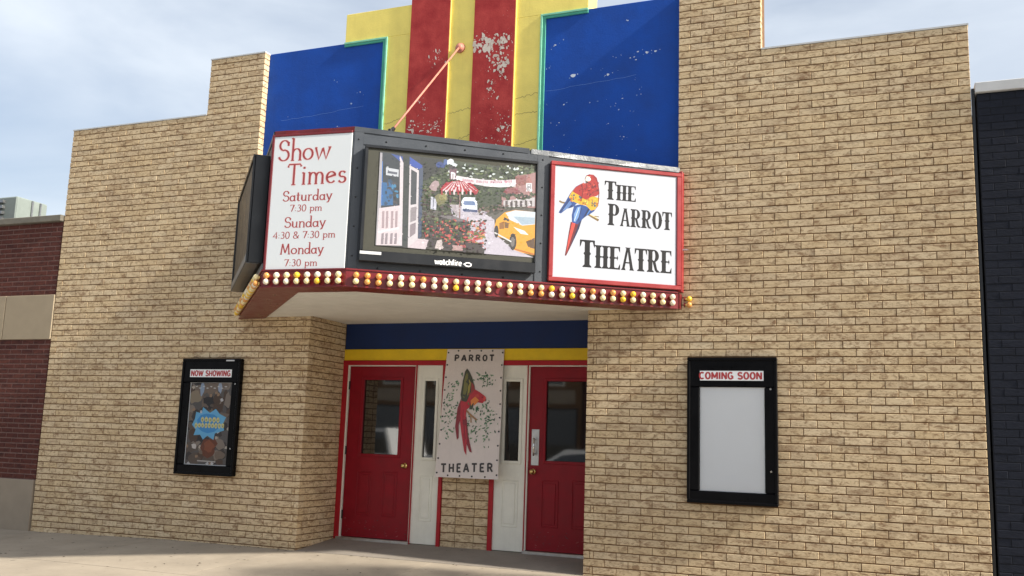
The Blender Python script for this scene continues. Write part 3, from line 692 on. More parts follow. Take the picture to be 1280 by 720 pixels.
def leaf(a0, hinge, label):
    a1 = a0+.915; z0, z1 = .165, 2.203; g0, g1, gz0, gz1 = a0+.205, a1-.200, 1.145, 2.042
    fr = Frame((0, DB+.012), (1, DB+.012))
    mb = MB()
    for b in ((a0, z0, -.045, g0, z1, 0), (g1, z0, -.045, a1, z1, 0), (g0, z0, -.045, g1, gz0, 0), (g0, gz1, -.045, g1, z1, 0)): mb.fbox(fr, *b)
    d = mb.build('door', M['dred'], th); d['label'] = label
    mb = MB()
    for b in ((g0-.03, gz0-.03, 0, g0+.004, gz1+.03, .012), (g1-.004, gz0-.03, 0, g1+.03, gz1+.03, .012), (g0+.0041, gz0-.03, 0, g1-.0041, gz0+.004, .012), (g0+.0041, gz1-.004, 0, g1-.0041, gz1+.03, .012)): mb.fbox(fr, *b)
    mb.build('glazing_bead', M['dred'], d, .004)
    fpart('pane', M['glass'], d, (g0, gz0, -.030, g1, gz1, -.018), fr=fr)
    c = (a0+a1)/2
    raised(d, M['dred'], a0+.175, a0+.375, .42, .935, 0, fr); raised(d, M['dred'], a1-.385, a1-.190, .42, .945, 0, fr)
    kx = a1-.096 if hinge < 0 else a0+.07
    mb = MB(); p = fr.pt(kx, 1.025, 0); mb.tube(fr.pt(kx, 1.025, 0), fr.pt(kx, 1.025, .012), .034, .032, 14); mb.tube(fr.pt(kx, 1.025, .012), fr.pt(kx, 1.025, .03), .012, .012, 10); mb.ball(fr.pt(kx, 1.025, .05), .029, 12, 8)
    mb.build('knob', M['brass'], d, 0, True)
    hx = a0 if hinge < 0 else a1
    for z in (.42, 1.18, 1.97):
        mb = MB(); mb.tube(fr.pt(hx, z-.05, .010), fr.pt(hx, z+.05, .010), .011, None, 8); mb.build('hinge', M['dmetal'], d, 0)
    return d, fr
def scuffs(d, fr, a0, a1, n):
    pr = Print(fr, .0008, .000004)
    for _ in range(n):
        x, z = R.uniform(a0+.03, a1-.03), .19+abs(R.gauss(0, .12)); 
        if .40 < z: continue
        pr.blob(x, z, R.uniform(.003, .02), R.uniform(.0015, .004), R.choice((srgb(90, 30, 36), srgb(150, 90, 90), srgb(60, 20, 24))), 7, .4, R.uniform(-.6, .6))
    pr.build('scuff_marks', M['ink'], d)['kind'] = 'stuff'
dl, frl = leaf(-1.610, -1, 'dark red panelled door beside the left brick reveal')
dr, frr = leaf(.768, 1, 'dark red panelled door with steel pull plate')
scuffs(dl, frl, -1.61, -.695, 46); scuffs(dr, frr, .768, 1.68, 46)
mb = MB(); mb.fbox(frr, .808, 1.095, 0, .898, 1.495, .004); pl = mb.build('pull_plate', M['alu'], dr, .001)
mb = MB(); mb.tube(frr.pt(.853, 1.22, .004), frr.pt(.853, 1.22, .05), .009); mb.tube(frr.pt(.853, 1.38, .004), frr.pt(.853, 1.38, .05), .009); mb.tube(frr.pt(.853, 1.20, .05), frr.pt(.853, 1.40, .05), .011); mb.build('pull_handle', M['chrome'], pl, 0, True)
def sidelite(a0, a1):
    g0, g1, z0, z1 = a0+.108, a1-.085, 1.13, 2.035
    mb = MB()
    for b in ((a0, .14, -.05, g0, 2.2175, .0), (g1, .14, -.05, a1, 2.2175, 0), (g0, .14, -.05, g1, z0, 0), (g0, z1, -.05, g1, 2.2175, 0)): mb.fbox(FB, *b)
    s = mb.build('sidelite', M['white'], th); s['label'] = 'off-white sidelite with one tall pane'
    mb = MB()
    for b in ((g0-.03, z0-.03, 0, g0+.004, z1+.03, .012), (g1-.004, z0-.03, 0, g1+.03, z1+.03, .012), (g0+.0041, z0-.03, 0, g1-.0041, z0+.004, .012), (g0+.0041, z1-.004, 0, g1-.0041, z1+.03, .012)): mb.fbox(FB, *b)
    mb.build('glazing_bead', M['white'], s, .004)
    fpart('pane', M['glass'], s, (g0, z0, -.032, g1, z1, -.02))
    raised(s, M['white'], a0+.10, a1-.08, .40, .92)
sidelite(-.676, -.330); sidelite(.368, .745)
# brick mullion between the sidelites, stack bonded
mu = fpart('brick_mullion', M['mortar'], th, (-.287, .08, -.2, .312, 2.2175, -.010))
mbk = Bricks(); z = .10
fbm = Frame((0, DB), (1, DB))
while z < 2.1:
    for a, b in ((-.287, -.10), (-.10, .135), (.135, .312)): mbk.add(fbm, a, b, z, z+.0952, .02, mu)
    z += .0952
mbk.emit(300, M['brick'], M['brick_j'], mu)

# ================================================================ MARQUEE
P0, P1, P2, P3 = (-2.69, 0), (-.86, -2.05), (-.02, -1.96), (2.65, -.09)
mq = empty('marquee', (0, -.9, 2.71), 'wedge shaped theater marquee with red bulb-lined fascia and three sign faces', 'marquee')
FL, FM, FR_ = Frame(P0, P1), Frame(P1, P2), Frame(P2, P3)
def offs(poly, d):
    """offset the open chain P0..P3 outwards by d"""
    fr = [FL, FM, FR_]; out = []
    for i in range(4):
        if i == 0: n = FL.n; p = Vector((*P0, 0))+FL.n*d; t = FL.t; k = (-p.y)/t.y; p = p+t*k
        elif i == 3: p = Vector((*P3, 0))+FR_.n*d
        else:
            n = (fr[i-1].n+fr[i].n); n = n/(1+fr[i-1].n.dot(fr[i].n)); p = Vector((*(P1, P2)[i-1], 0))+n*d
        out.append((p.x, p.y))
    return out
def chain(d, yb=-.002):
    c = offs(None, d); return c+[(c[3][0]+.004, yb), (c[0][0], yb)]
ZF, ZB_ = 2.862, 2.71
tops = [4.235, 4.236, 4.238, 4.155, 4.155, 4.235]
mb = MB(); mb.hexa(chain(-.004)[:], ZF-.02, [t-.01 for t in tops]); mb.build('cabinet', M['gmetal'], mq)
# fascia ring
def ringmesh(d0, d1, z0, z1, name, mat):
    a, b = offs(None, d0), offs(None, d1); mb = MB()
    for i in range(3):
        mb.hexa([a[i], a[i+1], b[i+1], b[i]], z0, z1)
    return mb.build(name, mat, mq)
fas = ringmesh(.022, -.02, ZB_, ZF, 'fascia', M['mred'])
mb = MB(); a = offs(None, .022); mb.box(a[3][0]-.03, a[3][1]+.002, ZB_, a[3][0]+.02, -.003, ZF-.002); mb.build('fascia_return', M['mred'], mq)
# little lips above and below the bulbs
for (z0, z1) in ((ZF, ZF+.014), (ZB_-.006, ZB_+.006)):
    ringmesh(.034, -.01, z0, z1, 'lip', M['mred'])
ring_in = [(-2.34, -.003), (-.70, -1.72), (-.085, -1.665), (2.26, -.003)]
a = offs(None, .01); mb = MB()
for i in range(3): mb.hexa([a[i], a[i+1], ring_in[i+1], ring_in[i]], ZB_-.001, ZB_+.012)
mb.hexa([a[3], (a[3][0], -.003), ring_in[3]], ZB_-.001, ZB_+.012)
mb.build('underside_border', M['mred'], mq)
# soffit boards
def clip(poly, axis, val, keep):
    out = []
    for i in range(len(poly)):
        p, q_ = poly[i], poly[(i+1) % len(poly)]; ip, iq = (p[axis]-val)*keep >= 0, (q_[axis]-val)*keep >= 0
        if ip: out.append(p)
        if ip != iq:
            t = (val-p[axis])/(q_[axis]-p[axis]); out.append(tuple(p[k]+t*(q_[k]-p[k]) for k in (0, 1)))
    return out
sof = [(-2.55, -.004), (-.76, -1.86), (-.07, -1.80), (2.45, -.004)]
y = -1.86
while y < -.01:
    y1 = min(y+.148, -.004); pl_ = clip(clip(sof, 1, y+.004, 1), 1, y1-.004, -1)
    if len(pl_) >= 3:
        mb = MB(); mb.hexa(pl_, ZB_+.013+R.uniform(0, .0015), ZB_+.03); mb.build('soffit_board', M['soffit'], mq)
    y += .148
mb = MB(); mb.box(-RX+.002, .0, ZB_+.02, RX-.002, DB-.001, ZB_+.05); mb.build('soffit_board', M['soffit'], mq)
# roof flashing
def capstrip(fr, a0, a1, zf):
    mb = MB(); n = 7
    for i in range(n):
        s0, s1 = a0+(a1-a0)*i/n, a0+(a1-a0)*(i+1)/n; za, zb = zf(s0), zf(s1); ja, jb = (.006*math.sin(i*2.1), .006*math.sin((i+1)*2.1))
        vs = [fr.pt(s0, za-.045, .004+ja*.4), fr.pt(s1, zb-.045, .004+jb*.4), fr.pt(s1, zb+.004, .006+jb), fr.pt(s0, za+.004, .006+ja), fr.pt(s1, zb+.008, -.12), fr.pt(s0, za+.008, -.12)]
        mb.raw(vs, [(0, 1, 2, 3), (3, 2, 4, 5)])
    return mb
capstrip(FR_, 1.72, FR_.len+.02, lambda s: 4.238-.083*s/FR_.len).build('flashing', M['flash'], mq)
capstrip(FR_, -.005, 1.70, lambda s: 4.238-.083*s/FR_.len).build('flashing', M['gmetal'], mq)
capstrip(FM, .002, FM.len-.002, lambda s: 4.237).build('flashing', M['mred'], mq)
capstrip(FL, 0, FL.len, lambda s: 4.235).build('flashing', M['gmetal'], mq)
mb = MB(); mb.hexa(chain(-.06), 4.10, 4.15); mb.build('roof', M['gmetal'], mq)
# sheet-metal cladding strips with rivets on the long face
ztop = lambda s: 4.238-.083*s/FR_.len
mb = MB()
mb.fbox(FR_, .0, ZF+.016, 0, .085, 4.19, .006); mb.fbox(FR_, 1.785, ZF+.016, 0, 1.90, 4.145, .006); mb.fbox(FR_, .0851, 4.075, 0, 1.7849, 4.145, .005)
mb.build('cladding', M['gmetal'], mq, .001)
mb = MB()
mb.fbox(FM, FM.len-.012, ZF+.016, 0, FM.len+.002, 4.19, .008); mb.build('corner_angle', M['gmetal'], mq)
rvm = bpy.data.meshes.new('rivet'); bm = bmesh.new(); bmesh.ops.create_uvsphere(bm, u_segments=6, v_segments=4, radius=.009); bm.to_mesh(rvm); bm.free(); rvm.materials.append(M['dmetal'])
for s_, z in [(.04, 3.0+.28*i) for i in range(5)]+[(1.84, 2.98+.28*i) for i in range(5)]+[(.3+.38*i, 4.12) for i in range(4)]+[(.28+.4*i, 2.90) for i in range(4)]:
    link('rivet', rvm, None, mq, FR_.pt(s_, z, .006), 0)
# bulbs
def bulb_mesh(mat):
    mb = MB(); mb.ball((0, -.050, 0), .0288, 12, 9); mb.tube((0, -.004, 0), (0, -.034, 0), .016, .019, 10, 1)
    me = bpy.data.meshes.new('bulb'); me.from_pydata(mb.v, [], mb.f); me.materials.append(mat); me.materials.append(M['brass']); me.polygons.foreach_set('material_index', mb.mi)
    bm = bmesh.new(); bm.from_mesh(me); bmesh.ops.recalc_face_normals(bm, faces=bm.faces); bm.to_mesh(me); bm.free()
    me.polygons.foreach_set('use_smooth', [True]*len(me.polygons)); return me
BM = [bulb_mesh(m_) for m_ in BULB]
sk = MB(); sk.tube((0, 0, 0), (0, -.008, 0), .026, .024, 12); skm = bpy.data.meshes.new('socket'); skm.from_pydata(sk.v, [], sk.f); skm.materials.append(M['mred'])
def bulbs(fr, s0, s1, n, amber, miss=()):
    for i in range(n):
        s_ = s0+(s1-s0)*i/max(n-1, 1)
        for r, z in enumerate((2.812, 2.753)):
            k = R.choices((0, 1, 2, 3), ((.30, .42, .18, .10) if not amber else (.1, .3, .3, .3)))[0]
            p = fr.pt(s_, z, .022)
            link('socket', skm, None, mq, p, fr.ang)
            if (i, r) in miss: continue
            link('bulb', BM[k], None, mq, p, fr.ang)
bulbs(FR_, .085, FR_.len-.075, 31, False, ((13, 1),)); bulbs(FM, .06, FM.len-.045, 8, False); bulbs(FL, .10, FL.len-.06, 26, True)
FE = Frame((2.69, -.09), (2.69, 0)); bulbs(FE, .055, .055, 1, True)
# --- LED displays
def display(fr, s0, s1, z0, z1, dep, name, lab):
    mb = MB(); mb.fbox(fr, s0, z0, 0.006, s1, z1, dep-.02); o = mb.build(name, M['dmetal'], mq, .006); o['label'] = lab
    w = .03
    mb = MB()
    for b in ((s0, z1-w, dep-.02, s1, z1, dep), (s0, z0, dep-.02, s1, z0+.10, dep), (s0, z0+.1001, dep-.02, s0+w, z1-w-.0001, dep), (s1-.014, z0+.1001, dep-.02, s1, z1-w-.0001, dep)): mb.fbox(fr, *b)
    mb.build('bezel', M['dmetal'], o, .004)
    return o
LEDZ0, LEDZ1 = 2.945, 4.052
ds = display(FR_, .100, 1.770, LEDZ0, LEDZ1, .10, 'display_screen', 'wide LED screen showing a street scene with a yellow car')
mb = MB(); mb.fbox(FR_, .104, 3.008, .1005, .30, 3.036, .1025); mb.build('sticker', M['capw'], ds)
pr = Print(FR_, .1008, .00002)
WH = srgb(235, 235, 235)
text(pr, 'watchfire', SANS, .800, 1.055, 2.962, .050, WH, .22, .18, .03)
pr.build('lettering', M['ink'], ds); pr = Print(FR_, .1008, .00002)
pr.tris([(1.07+.06*0, 2.980), (1.095, 2.998), (1.125, 3.002), (1.148, 2.990), (1.152, 2.978), (1.148, 2.966), (1.125, 2.956), (1.095, 2.962), (1.088, 2.980), (1.10, 2.989), (1.123, 2.991), (1.137, 2.984), (1.139, 2.978), (1.137, 2.972), (1.123, 2.967), (1.10, 2.971)],
        [(i, (i+1) % 8, 8+(i+1) % 8) for i in range(8)]+[(i, 8+(i+1) % 8, 8+i) for i in range(8)], WH)
pr.build('emblem', M['ink'], ds)
# picture traced on the screen surface, u,v in a 953 x 720 field
PQ = [(95, 38), (910, 140), (900, 605), (68, 530)]
pm = homog(PQ, [(.240, 3.998), (1.750, 3.956), (1.751, 3.098), (.242, 3.100)])
mb = MB(); mb.fbox(FR_, .128, 3.043, .078, 1.757, 4.024, .0805); mb.build('screen_surface', rough_mat('unlit_led_face', srgb(66, 66, 58), .08, 30, .5, .05), ds)
pr = Print(FR_, .081, .000012, pm)
c_ = srgb
pr.poly(PQ, c_(96, 92, 84))
pr.poly([(300, 64), (910, 140), (908, 330), (640, 350), (300, 350)], c_(62, 72, 52))
for _ in range(320): pr.blob(R.uniform(340, 895), R.uniform(100, 250)+12, R.uniform(4, 14), R.uniform(3, 9), R.choice((c_(38, 46, 32), c_(58, 70, 46), c_(84, 96, 62), c_(120, 128, 92), c_(44, 50, 42))), 7, .4)
for _ in range(24): pr.blob(R.uniform(430, 880), R.uniform(105, 160)+R.uniform(0, 20), R.uniform(3, 10), R.uniform(3, 6), c_(214, 220, 214), 7, .4)
pr.blob(455, 92, 20, 14, c_(232, 236, 238)); pr.blob(480, 108, 16, 10, c_(220, 226, 226))
pr.poly([(300, 66), (420, 80), (400, 140), (330, 190), (300, 190)], c_(40, 44, 42)); pr.blob(405, 110, 22, 18, c_(52, 74, 128)); pr.blob(432, 95, 12, 16, c_(70, 96, 150))
# road
pr.poly([(455, 318), (545, 330), (610, 350), (690, 400), (700, 480), (770, 545), (900, 605), (640, 582), (520, 470), (470, 380)], c_(204, 194, 202))
for _ in range(60): pr.blob(R.uniform(500, 640)+R.uniform(0, 40), R.uniform(350, 480), R.uniform(8, 24), 2, R.choice((c_(176, 166, 172), c_(202, 194, 198))), 6, .3)
# house on the right
pr.poly([(728, 262), (760, 232), (800, 226), (802, 168), (850, 160), (872, 158), (909, 148), (908, 340), (728, 320)], c_(170, 128, 124))
pr.poly([(728, 262), (760, 228), (805, 232), (840, 262)], c_(142, 84, 84)); pr.poly([(800, 172), (858, 160), (862, 212), (802, 220)], c_(150, 96, 92)); pr.poly([(855, 205), (873, 158), (893, 205)], c_(176, 116, 110))
pr.poly([(858, 205), (890, 205), (888, 252), (858, 250)], c_(226, 222, 220)); pr.poly([(866, 212), (872, 212), (871, 248), (866, 248)], c_(110, 110, 116)); pr.poly([(877, 212), (883, 212), (882, 248), (877, 248)], c_(110, 110, 116))
pr.poly([(738, 298), (906, 282), (906, 330), (738, 335)], c_(200, 192, 190))
for x in range(748, 900, 26): pr.poly([(x, 300), (x+13, 299), (x+13, 334), (x, 334)], c_(88, 78, 76))
for _ in range(46): pr.blob(R.uniform(735, 905), R.uniform(262, 292), R.uniform(5, 12), R.uniform(3, 8), R.choice((c_(60, 72, 50), c_(84, 96, 66), c_(46, 52, 40))), 7, .4)
for _ in range(46): pr.blob(R.uniform(610, 760), R.uniform(325, 372), R.uniform(5, 13), R.uniform(4, 8), R.choice((c_(66, 62, 52), c_(96, 90, 72), c_(124, 96, 92), c_(52, 56, 46))), 7, .4)
# hanging banner, lamp
pr.poly([(452, 118), (492, 126), (486, 188), (455, 186)], c_(120, 86, 96)); pr.poly([(460, 148), (484, 152), (480, 186), (462, 184)], c_(238, 226, 226)); pr.poly([(470, 150), (474, 150), (472, 186), (469, 185)], c_(70, 40, 50)); pr.poly([(440, 122), (470, 112), (496, 128), (468, 134)], c_(66, 60, 62))
pr.poly([(490, 165), (560, 178), (640, 188), (720, 190), (804, 186), (802, 224), (720, 228), (640, 222), (560, 206), (488, 184)], c_(236, 226, 226))
for i in range(26): x = 510+i*10.6; pr.poly([(x, 182+8*math.sin(i*.12)+.02*(x-510)), (x+R.uniform(4, 8), 182+8*math.sin(i*.12)+.02*(x-510)), (x+6, 194+8*math.sin(i*.12)+.03*(x-510)), (x, 194+8*math.sin(i*.12)+.03*(x-510))], c_(188, 120, 134) if i % 7 else c_(236, 226, 226))
# shopfront on the left
pr.poly([(95, 38), (302, 64), (302, 500), (345, 505), (330, 556), (68, 530)], c_(52, 54, 52))
pr.poly([(96, 42), (205, 56), (200, 325), (82, 335)], c_(40, 52, 60)); pr.poly([(94, 90), (108, 90), (104, 320), (80, 332), (84, 250)], c_(24, 112, 190)); pr.poly([(108, 200), (158, 205), (160, 320), (104, 322)], c_(34, 100, 150))
for _ in range(30): pr.blob(R.uniform(105, 190), R.uniform(190, 318), R.uniform(4, 12), R.uniform(4, 14), R.choice((c_(30, 70, 100), c_(54, 130, 170), c_(70, 66, 70), c_(28, 40, 48))), 7, .4)
pr.poly([(124, 122), (190, 134), (188, 172), (124, 162)], c_(206, 208, 210)); pr.line([(132, 146), (182, 154)], 12, c_(96, 100, 110)); pr.poly([(150, 50), (210, 66), (212, 104)], c_(52, 82, 150))
pr.poly([(196, 60), (214, 98), (206, 535), (192, 534)], c_(222, 210, 210)); pr.poly([(94, 44), (106, 46), (92, 530), (70, 530)], c_(176, 170, 172))
pr.poly([(88, 336), (194, 322), (192, 534), (74, 530)], c_(226, 208, 208))
for x in (104, 124, 150, 172): pr.poly([(x, 352), (x+12, 350), (x+10, 440), (x-3, 444)], c_(172, 150, 152)); pr.poly([(x-4, 470), (x+9, 466), (x+6, 526), (x-8, 526)], c_(150, 136, 140))
pr.line([(80, 462), (192, 440)], 11, c_(238, 224, 224))
pr.poly([(215, 70), (246, 74), (240, 520), (208, 540)], c_(46, 56, 54)); pr.poly([(246, 66), (312, 112), (310, 140), (246, 110)], c_(44, 80, 168))
pr.poly([(246, 110), (294, 138), (288, 500), (236, 545)], c_(216, 206, 206)); pr.poly([(254, 132), (284, 150), (280, 315), (250, 320)], c_(60, 66, 72)); pr.poly([(250, 335), (282, 328), (279, 400), (249, 412)], c_(150, 140, 142)); pr.poly([(248, 424), (278, 412), (276, 470), (246, 492)], c_(146, 132, 136))
pr.poly([(236, 545), (290, 498), (345, 505), (328, 555)], c_(216, 198, 200)); pr.poly([(296, 130), (316, 120), (308, 490), (290, 498)], c_(70, 82, 104))
# greenery and flower tubs
for _ in range(260): pr.blob(R.uniform(312, 500), R.uniform(215, 420), R.uniform(4, 12), R.uniform(3, 9), R.choice((c_(54, 62, 46), c_(82, 88, 62), c_(40, 42, 36), c_(110, 112, 84), c_(70, 50, 50))), 7, .4)
pr.poly([(356, 276), (386, 284), (384, 348), (354, 342)], c_(206, 204, 214)); pr.line([(370, 280), (368, 345)], 4, c_(96, 100, 110)); pr.blob(410, 290, 30, 34, c_(120, 116, 74)); pr.blob(420, 280, 18, 18, c_(150, 142, 92)); pr.blob(376, 215, 24, 26, c_(176, 150, 150))
pr.poly([(460, 318), (510, 322), (512, 380), (480, 372)], c_(176, 164, 166))
# van
pr.poly([(516, 300), (530, 280), (582, 282), (598, 312), (600, 358), (520, 352)], c_(232, 234, 240)); pr.poly([(530, 300), (584, 302), (590, 324), (526, 322)], c_(110, 132, 170)); pr.poly([(522, 342), (600, 348), (599, 362), (522, 356)], c_(70, 84, 120))
# parasol
pr.poly([(404, 238), (432, 204), (500, 192), (566, 206), (606, 244), (596, 266), (560, 248), (500, 252), (440, 246), (412, 246)], c_(176, 40, 52))
for i in range(9):
    x = 412+i*22; xt = 470+i*7.5; pr.poly([(x, 246+4*(i % 2)), (x+9, 247+4*(i % 2)), (xt+3, 198), (xt, 198)], c_(232, 206, 206))
for i in range(9): pr.poly([(408+i*21.5, 240), (418+i*21.5, 240), (417+i*21.5, 268), (409+i*21.5, 266)], c_(232, 210, 210) if i % 2 else c_(166, 40, 50))
pr.line([(508, 262), (506, 410)], 7, c_(150, 116, 110))
pr.poly([(396, 380), (440, 372), (556, 408), (560, 440), (500, 450), (400, 410)], c_(66, 60, 60)); pr.poly([(400, 380), (470, 378), (556, 412), (480, 408)], c_(120, 112, 112))
pr.poly([(310, 400), (470, 410), (560, 440), (560, 500), (640, 560), (636, 582), (330, 552), (345, 505), (308, 490)], c_(58, 52, 48))
for _ in range(420):
    x = R.uniform(310, 645); y_ = R.uniform(400, 560); 
    if y_ > 480+(x-300)*.3: continue
    pr.blob(x, y_, R.uniform(3, 9), R.uniform(3, 8), R.choice((c_(70, 86, 52), c_(96, 110, 66), c_(196, 84, 76), c_(206, 120, 100), c_(158, 52, 60), c_(48, 48, 40), c_(60, 50, 46))), 7, .4)
for _ in range(80): pr.blob(g(585, 30), g(490, 18), R.uniform(4, 10), R.uniform(3, 8), R.choice((c_(208, 90, 84), c_(222, 150, 96), c_(180, 66, 76), c_(130, 130, 76), c_(90, 100, 60))), 7, .4)
pr.poly([(532, 520), (628, 530), (624, 580), (548, 572)], c_(54, 44, 42))
pr.poly([(388, 510), (412, 505), (420, 555), (375, 552)], c_(206, 190, 184)); pr.poly([(468, 535), (520, 540), (522, 566), (470, 562)], c_(186, 150, 146))
# yellow car
pr.poly([(690, 440), (700, 400), (744, 362), (800, 350), (907, 362), (904, 594), (840, 580), (790, 562), (772, 510), (700, 490), (688, 470)], c_(236, 164, 30))
pr.poly([(748, 366), (800, 352), (907, 362), (905, 428), (838, 434), (770, 402)], c_(214, 222, 230)); pr.poly([(742, 388), (770, 402), (766, 412), (736, 404)], c_(60, 52, 48)); pr.poly([(790, 385), (905, 392), (905, 424), (838, 430)], c_(170, 188, 200))
pr.poly([(715, 420), (740, 410), (742, 450), (716, 452)], c_(150, 96, 30)); pr.poly([(742, 412), (766, 420), (764, 448), (744, 446)], c_(120, 80, 34))
pr.blob(700, 465, 12, 34, c_(36, 32, 32), 12, .05); pr.blob(788, 520, 20, 46, c_(40, 34, 32), 12, .05); pr.blob(787, 520, 11, 28, c_(120, 112, 106), 12, .05)
pr.poly([(790, 440), (850, 462), (872, 485), (830, 478)], c_(240, 236, 226)); pr.poly([(858, 520), (904, 500), (904, 560), (870, 550)], c_(92, 60, 30)); pr.line([(800, 560), (904, 590)], 8, c_(196, 110, 20)); pr.line([(690, 470), (780, 520)], 7, c_(230, 226, 220))
pr.speckle(620, (312, 90, 890, 345), 2.5, 8, .40); pr.speckle(420, (312, 345, 680, 575), 2.5, 8, .34); pr.speckle(200, (80, 60, 312, 530), 2, 5, .15); pr.speckle(90, (700, 360, 900, 580), 2, 6, .12)
pr.build('picture', M['led'], ds)
# second display on the far side, seen edge on
ds2 = display(FL, .42, 2.52, 2.975, 4.06, .17, 'display_screen', 'dark LED screen seen edge on at the left side')
mb = MB(); mb.fbox(FL, .455, 3.076, .150, 2.50, 4.028, .1535); mb.build('screen_surface', M['dmetal'], ds2)
mb = MB(); mb.fbox(FL, .43, 2.972, .05, 2.51, 2.9745, .165); mb.fbox(FL, .43, 2.985, .1705, 2.51, 3.06, .1725); mb.build('sill', M['flash'], ds2)
mb = MB(); mb.fbox(FL, .02, 2.872, .004, 2.70, 2.945, .03); mb.build('flashing', M['flash'], mq)
# --- parrot sign
S0, S1, Z0, Z1 = 1.957, 3.233, 2.934, 4.048
mb = MB(); mb.fbox(FR_, S0-.01, Z0-.01, .0065, S1+.01, Z1+.01, .040); sg = mb.build('sign_panel', M['signwhite'], mq, .002); sg['label'] = 'white sign with macaw and black theater name'
mb = MB()
for b in ((S0-.045, Z0-.045, .006, S1+.05, Z0, .055), (S0-.045, Z1, .006, S1+.05, Z1+.04, .055), (S0-.045, Z0+.0001, .006, S0, Z1-.0001, .055), (S1, Z0+.0001, .006, S1+.05, Z1-.0001, .055)): mb.fbox(FR_, *b)
mb.build('frame', M['mred_pink'], sg, .006)
mb = MB(); mb.hexa([(2.655, -.088), (2.70, -.088), (2.70, -.003), (2.655, -.003)], ZF+.016, 4.12); mb.build('end_panel', M['mred_pink'], mq, .004)
mb = MB(); mb.tube((2.70, -.05, 3.31), (2.735, -.05, 3.31), .012); mb.tube((2.735, -.05, 3.31), (2.755, -.05, 3.31), .007); mb.build('conduit_nipple', M['alu'], mq)
spm = homog([(22, 1), (776, 91), (771, 759), (5, 699)], [(S0, Z1), (S1, Z1), (S1, Z0), (S0, Z0)])
BLK = srgb(22, 22, 26); Wd, Hd = S1-S0, Z1-Z0
def word(*a):
    pr = Print(FR_, .0405, .000008); western(pr, *a); pr.build('lettering', M['blackvinyl'], sg)
word('THE', S0+.405*Wd, S0+.665*Wd, Z1-.268*Hd, .190, BLK)
word('PARROT', S0+.435*Wd, S0+.965*Wd, Z1-.500*Hd, .218, BLK)
word('THEATRE', S0+.215*Wd, S0+.968*Wd, Z1-.895*Hd, .272, BLK)
pr = Print(FR_, .0405, .000012, spm)
RED, DRD, YEL, OR_, BLU, DBL, LBL, BRN = c_(146, 34, 32), c_(92, 18, 24), c_(196, 150, 36), c_(166, 84, 32), c_(26, 62, 122), c_(14, 28, 66), c_(98, 132, 182), c_(112, 92, 56)
pr.line([(48, 226), (60, 234), (120, 250)], 11, BRN); pr.line([(220, 305), (250, 326), (294, 352)], 14, BRN); pr.line([(240, 314), (285, 338)], 4, c_(206, 186, 130)); pr.line([(268, 325), (296, 330)], 5, BRN)
pr.poly([(120, 358), (160, 372), (188, 345), (172, 400), (140, 470), (112, 528), (90, 571), (83, 566), (95, 500), (108, 420)], DRD)
pr.poly([(128, 362), (150, 370), (140, 410), (112, 500), (92, 555), (105, 470)], c_(190, 62, 52)); pr.poly([(176, 352), (190, 344), (172, 402), (140, 470), (112, 528), (132, 470)], DBL); pr.line([(150, 372), (96, 550)], 3, c_(90, 22, 28))
pr.poly([(190, 119), (152, 138), (118, 178), (90, 226), (62, 268), (43, 299), (58, 305), (96, 276), (122, 270), (140, 262), (170, 230), (190, 170)], BLU)
pr.poly([(140, 258), (180, 250), (216, 262), (252, 288), (236, 310), (196, 340), (162, 374), (128, 362), (126, 318)], BLU)
pr.poly([(238, 240), (296, 226), (292, 262), (262, 298), (226, 320), (216, 290)], BLU)
for k in range(9): pr.line([(110+k*3, 215+k*6), (52+k*9, 296-k*4)], 3, R.choice((DBL, DBL, LBL)))
for k in range(8): pr.line([(280-k*6, 245+k*2), (228-k*4, 312+k*3)], 3, R.choice((DBL, DBL, c_(60, 110, 176))))
pr.poly([(160, 268), (182, 262), (176, 320), (148, 362), (138, 356), (140, 310)], LBL); pr.line([(172, 270), (142, 352)], 3, c_(200, 214, 236)); pr.line([(186, 275), (166, 350)], 5, DBL)
pr.poly([(190, 121), (150, 142), (122, 178), (108, 204), (122, 226), (150, 238), (182, 252), (214, 256), (246, 290), (272, 284), (292, 252), (299, 214), (260, 200), (200, 190)], YEL)
for _ in range(85):
    x = R.uniform(118, 288); y_ = 196+(x-120)*.22+R.uniform(-10, 34)
    pr.blob(x, y_, R.uniform(3, 8), R.uniform(4, 10), R.choice((YEL, c_(216, 180, 70), OR_, c_(160, 116, 30), c_(92, 100, 44), c_(44, 80, 96))), 6, .3)
pr.poly([(238, 64), (262, 67), (282, 86), (292, 122), (298, 165), (298, 186), (280, 200), (248, 204), (216, 222), (190, 208), (168, 190), (146, 178), (132, 168), (150, 142), (190, 120), (212, 119), (224, 110), (213, 92), (216, 74)], RED)
for _ in range(90):
    x = g(235, 38); y_ = g(165, 32)
    if 150 < x < 292 and 110 < y_ < 196 and (x > 185 or y_ > 150): pr.blob(x, y_, R.uniform(3, 7), R.uniform(4, 9), R.choice((RED, DRD, DRD, c_(172, 66, 52), c_(120, 30, 34))), 6, .3, .4)
pr.line([(188, 122), (196, 170), (184, 232)], 4, DRD); pr.line([(216, 120), (222, 150)], 4, DRD); pr.line([(262, 70), (288, 112), (297, 180), (290, 250)], 4, c_(110, 30, 40))
pr.poly([(220, 76), (242, 80), (246, 98), (236, 108), (226, 100)], c_(236, 226, 214)); pr.poly([(218, 74), (211, 92), (214, 112), (224, 120), (230, 108), (228, 90)], c_(216, 204, 184)); pr.poly([(213, 104), (216, 116), (224, 121), (229, 110), (222, 106)], c_(40, 34, 36)); pr.blob(240, 86, 3.5, 3.5, c_(30, 26, 24), 8, .05)
pr.line([(238, 64), (218, 72), (210, 92)], 3, c_(110, 40, 40))
pr.build('parrot_emblem', M['inkgloss'], sg)
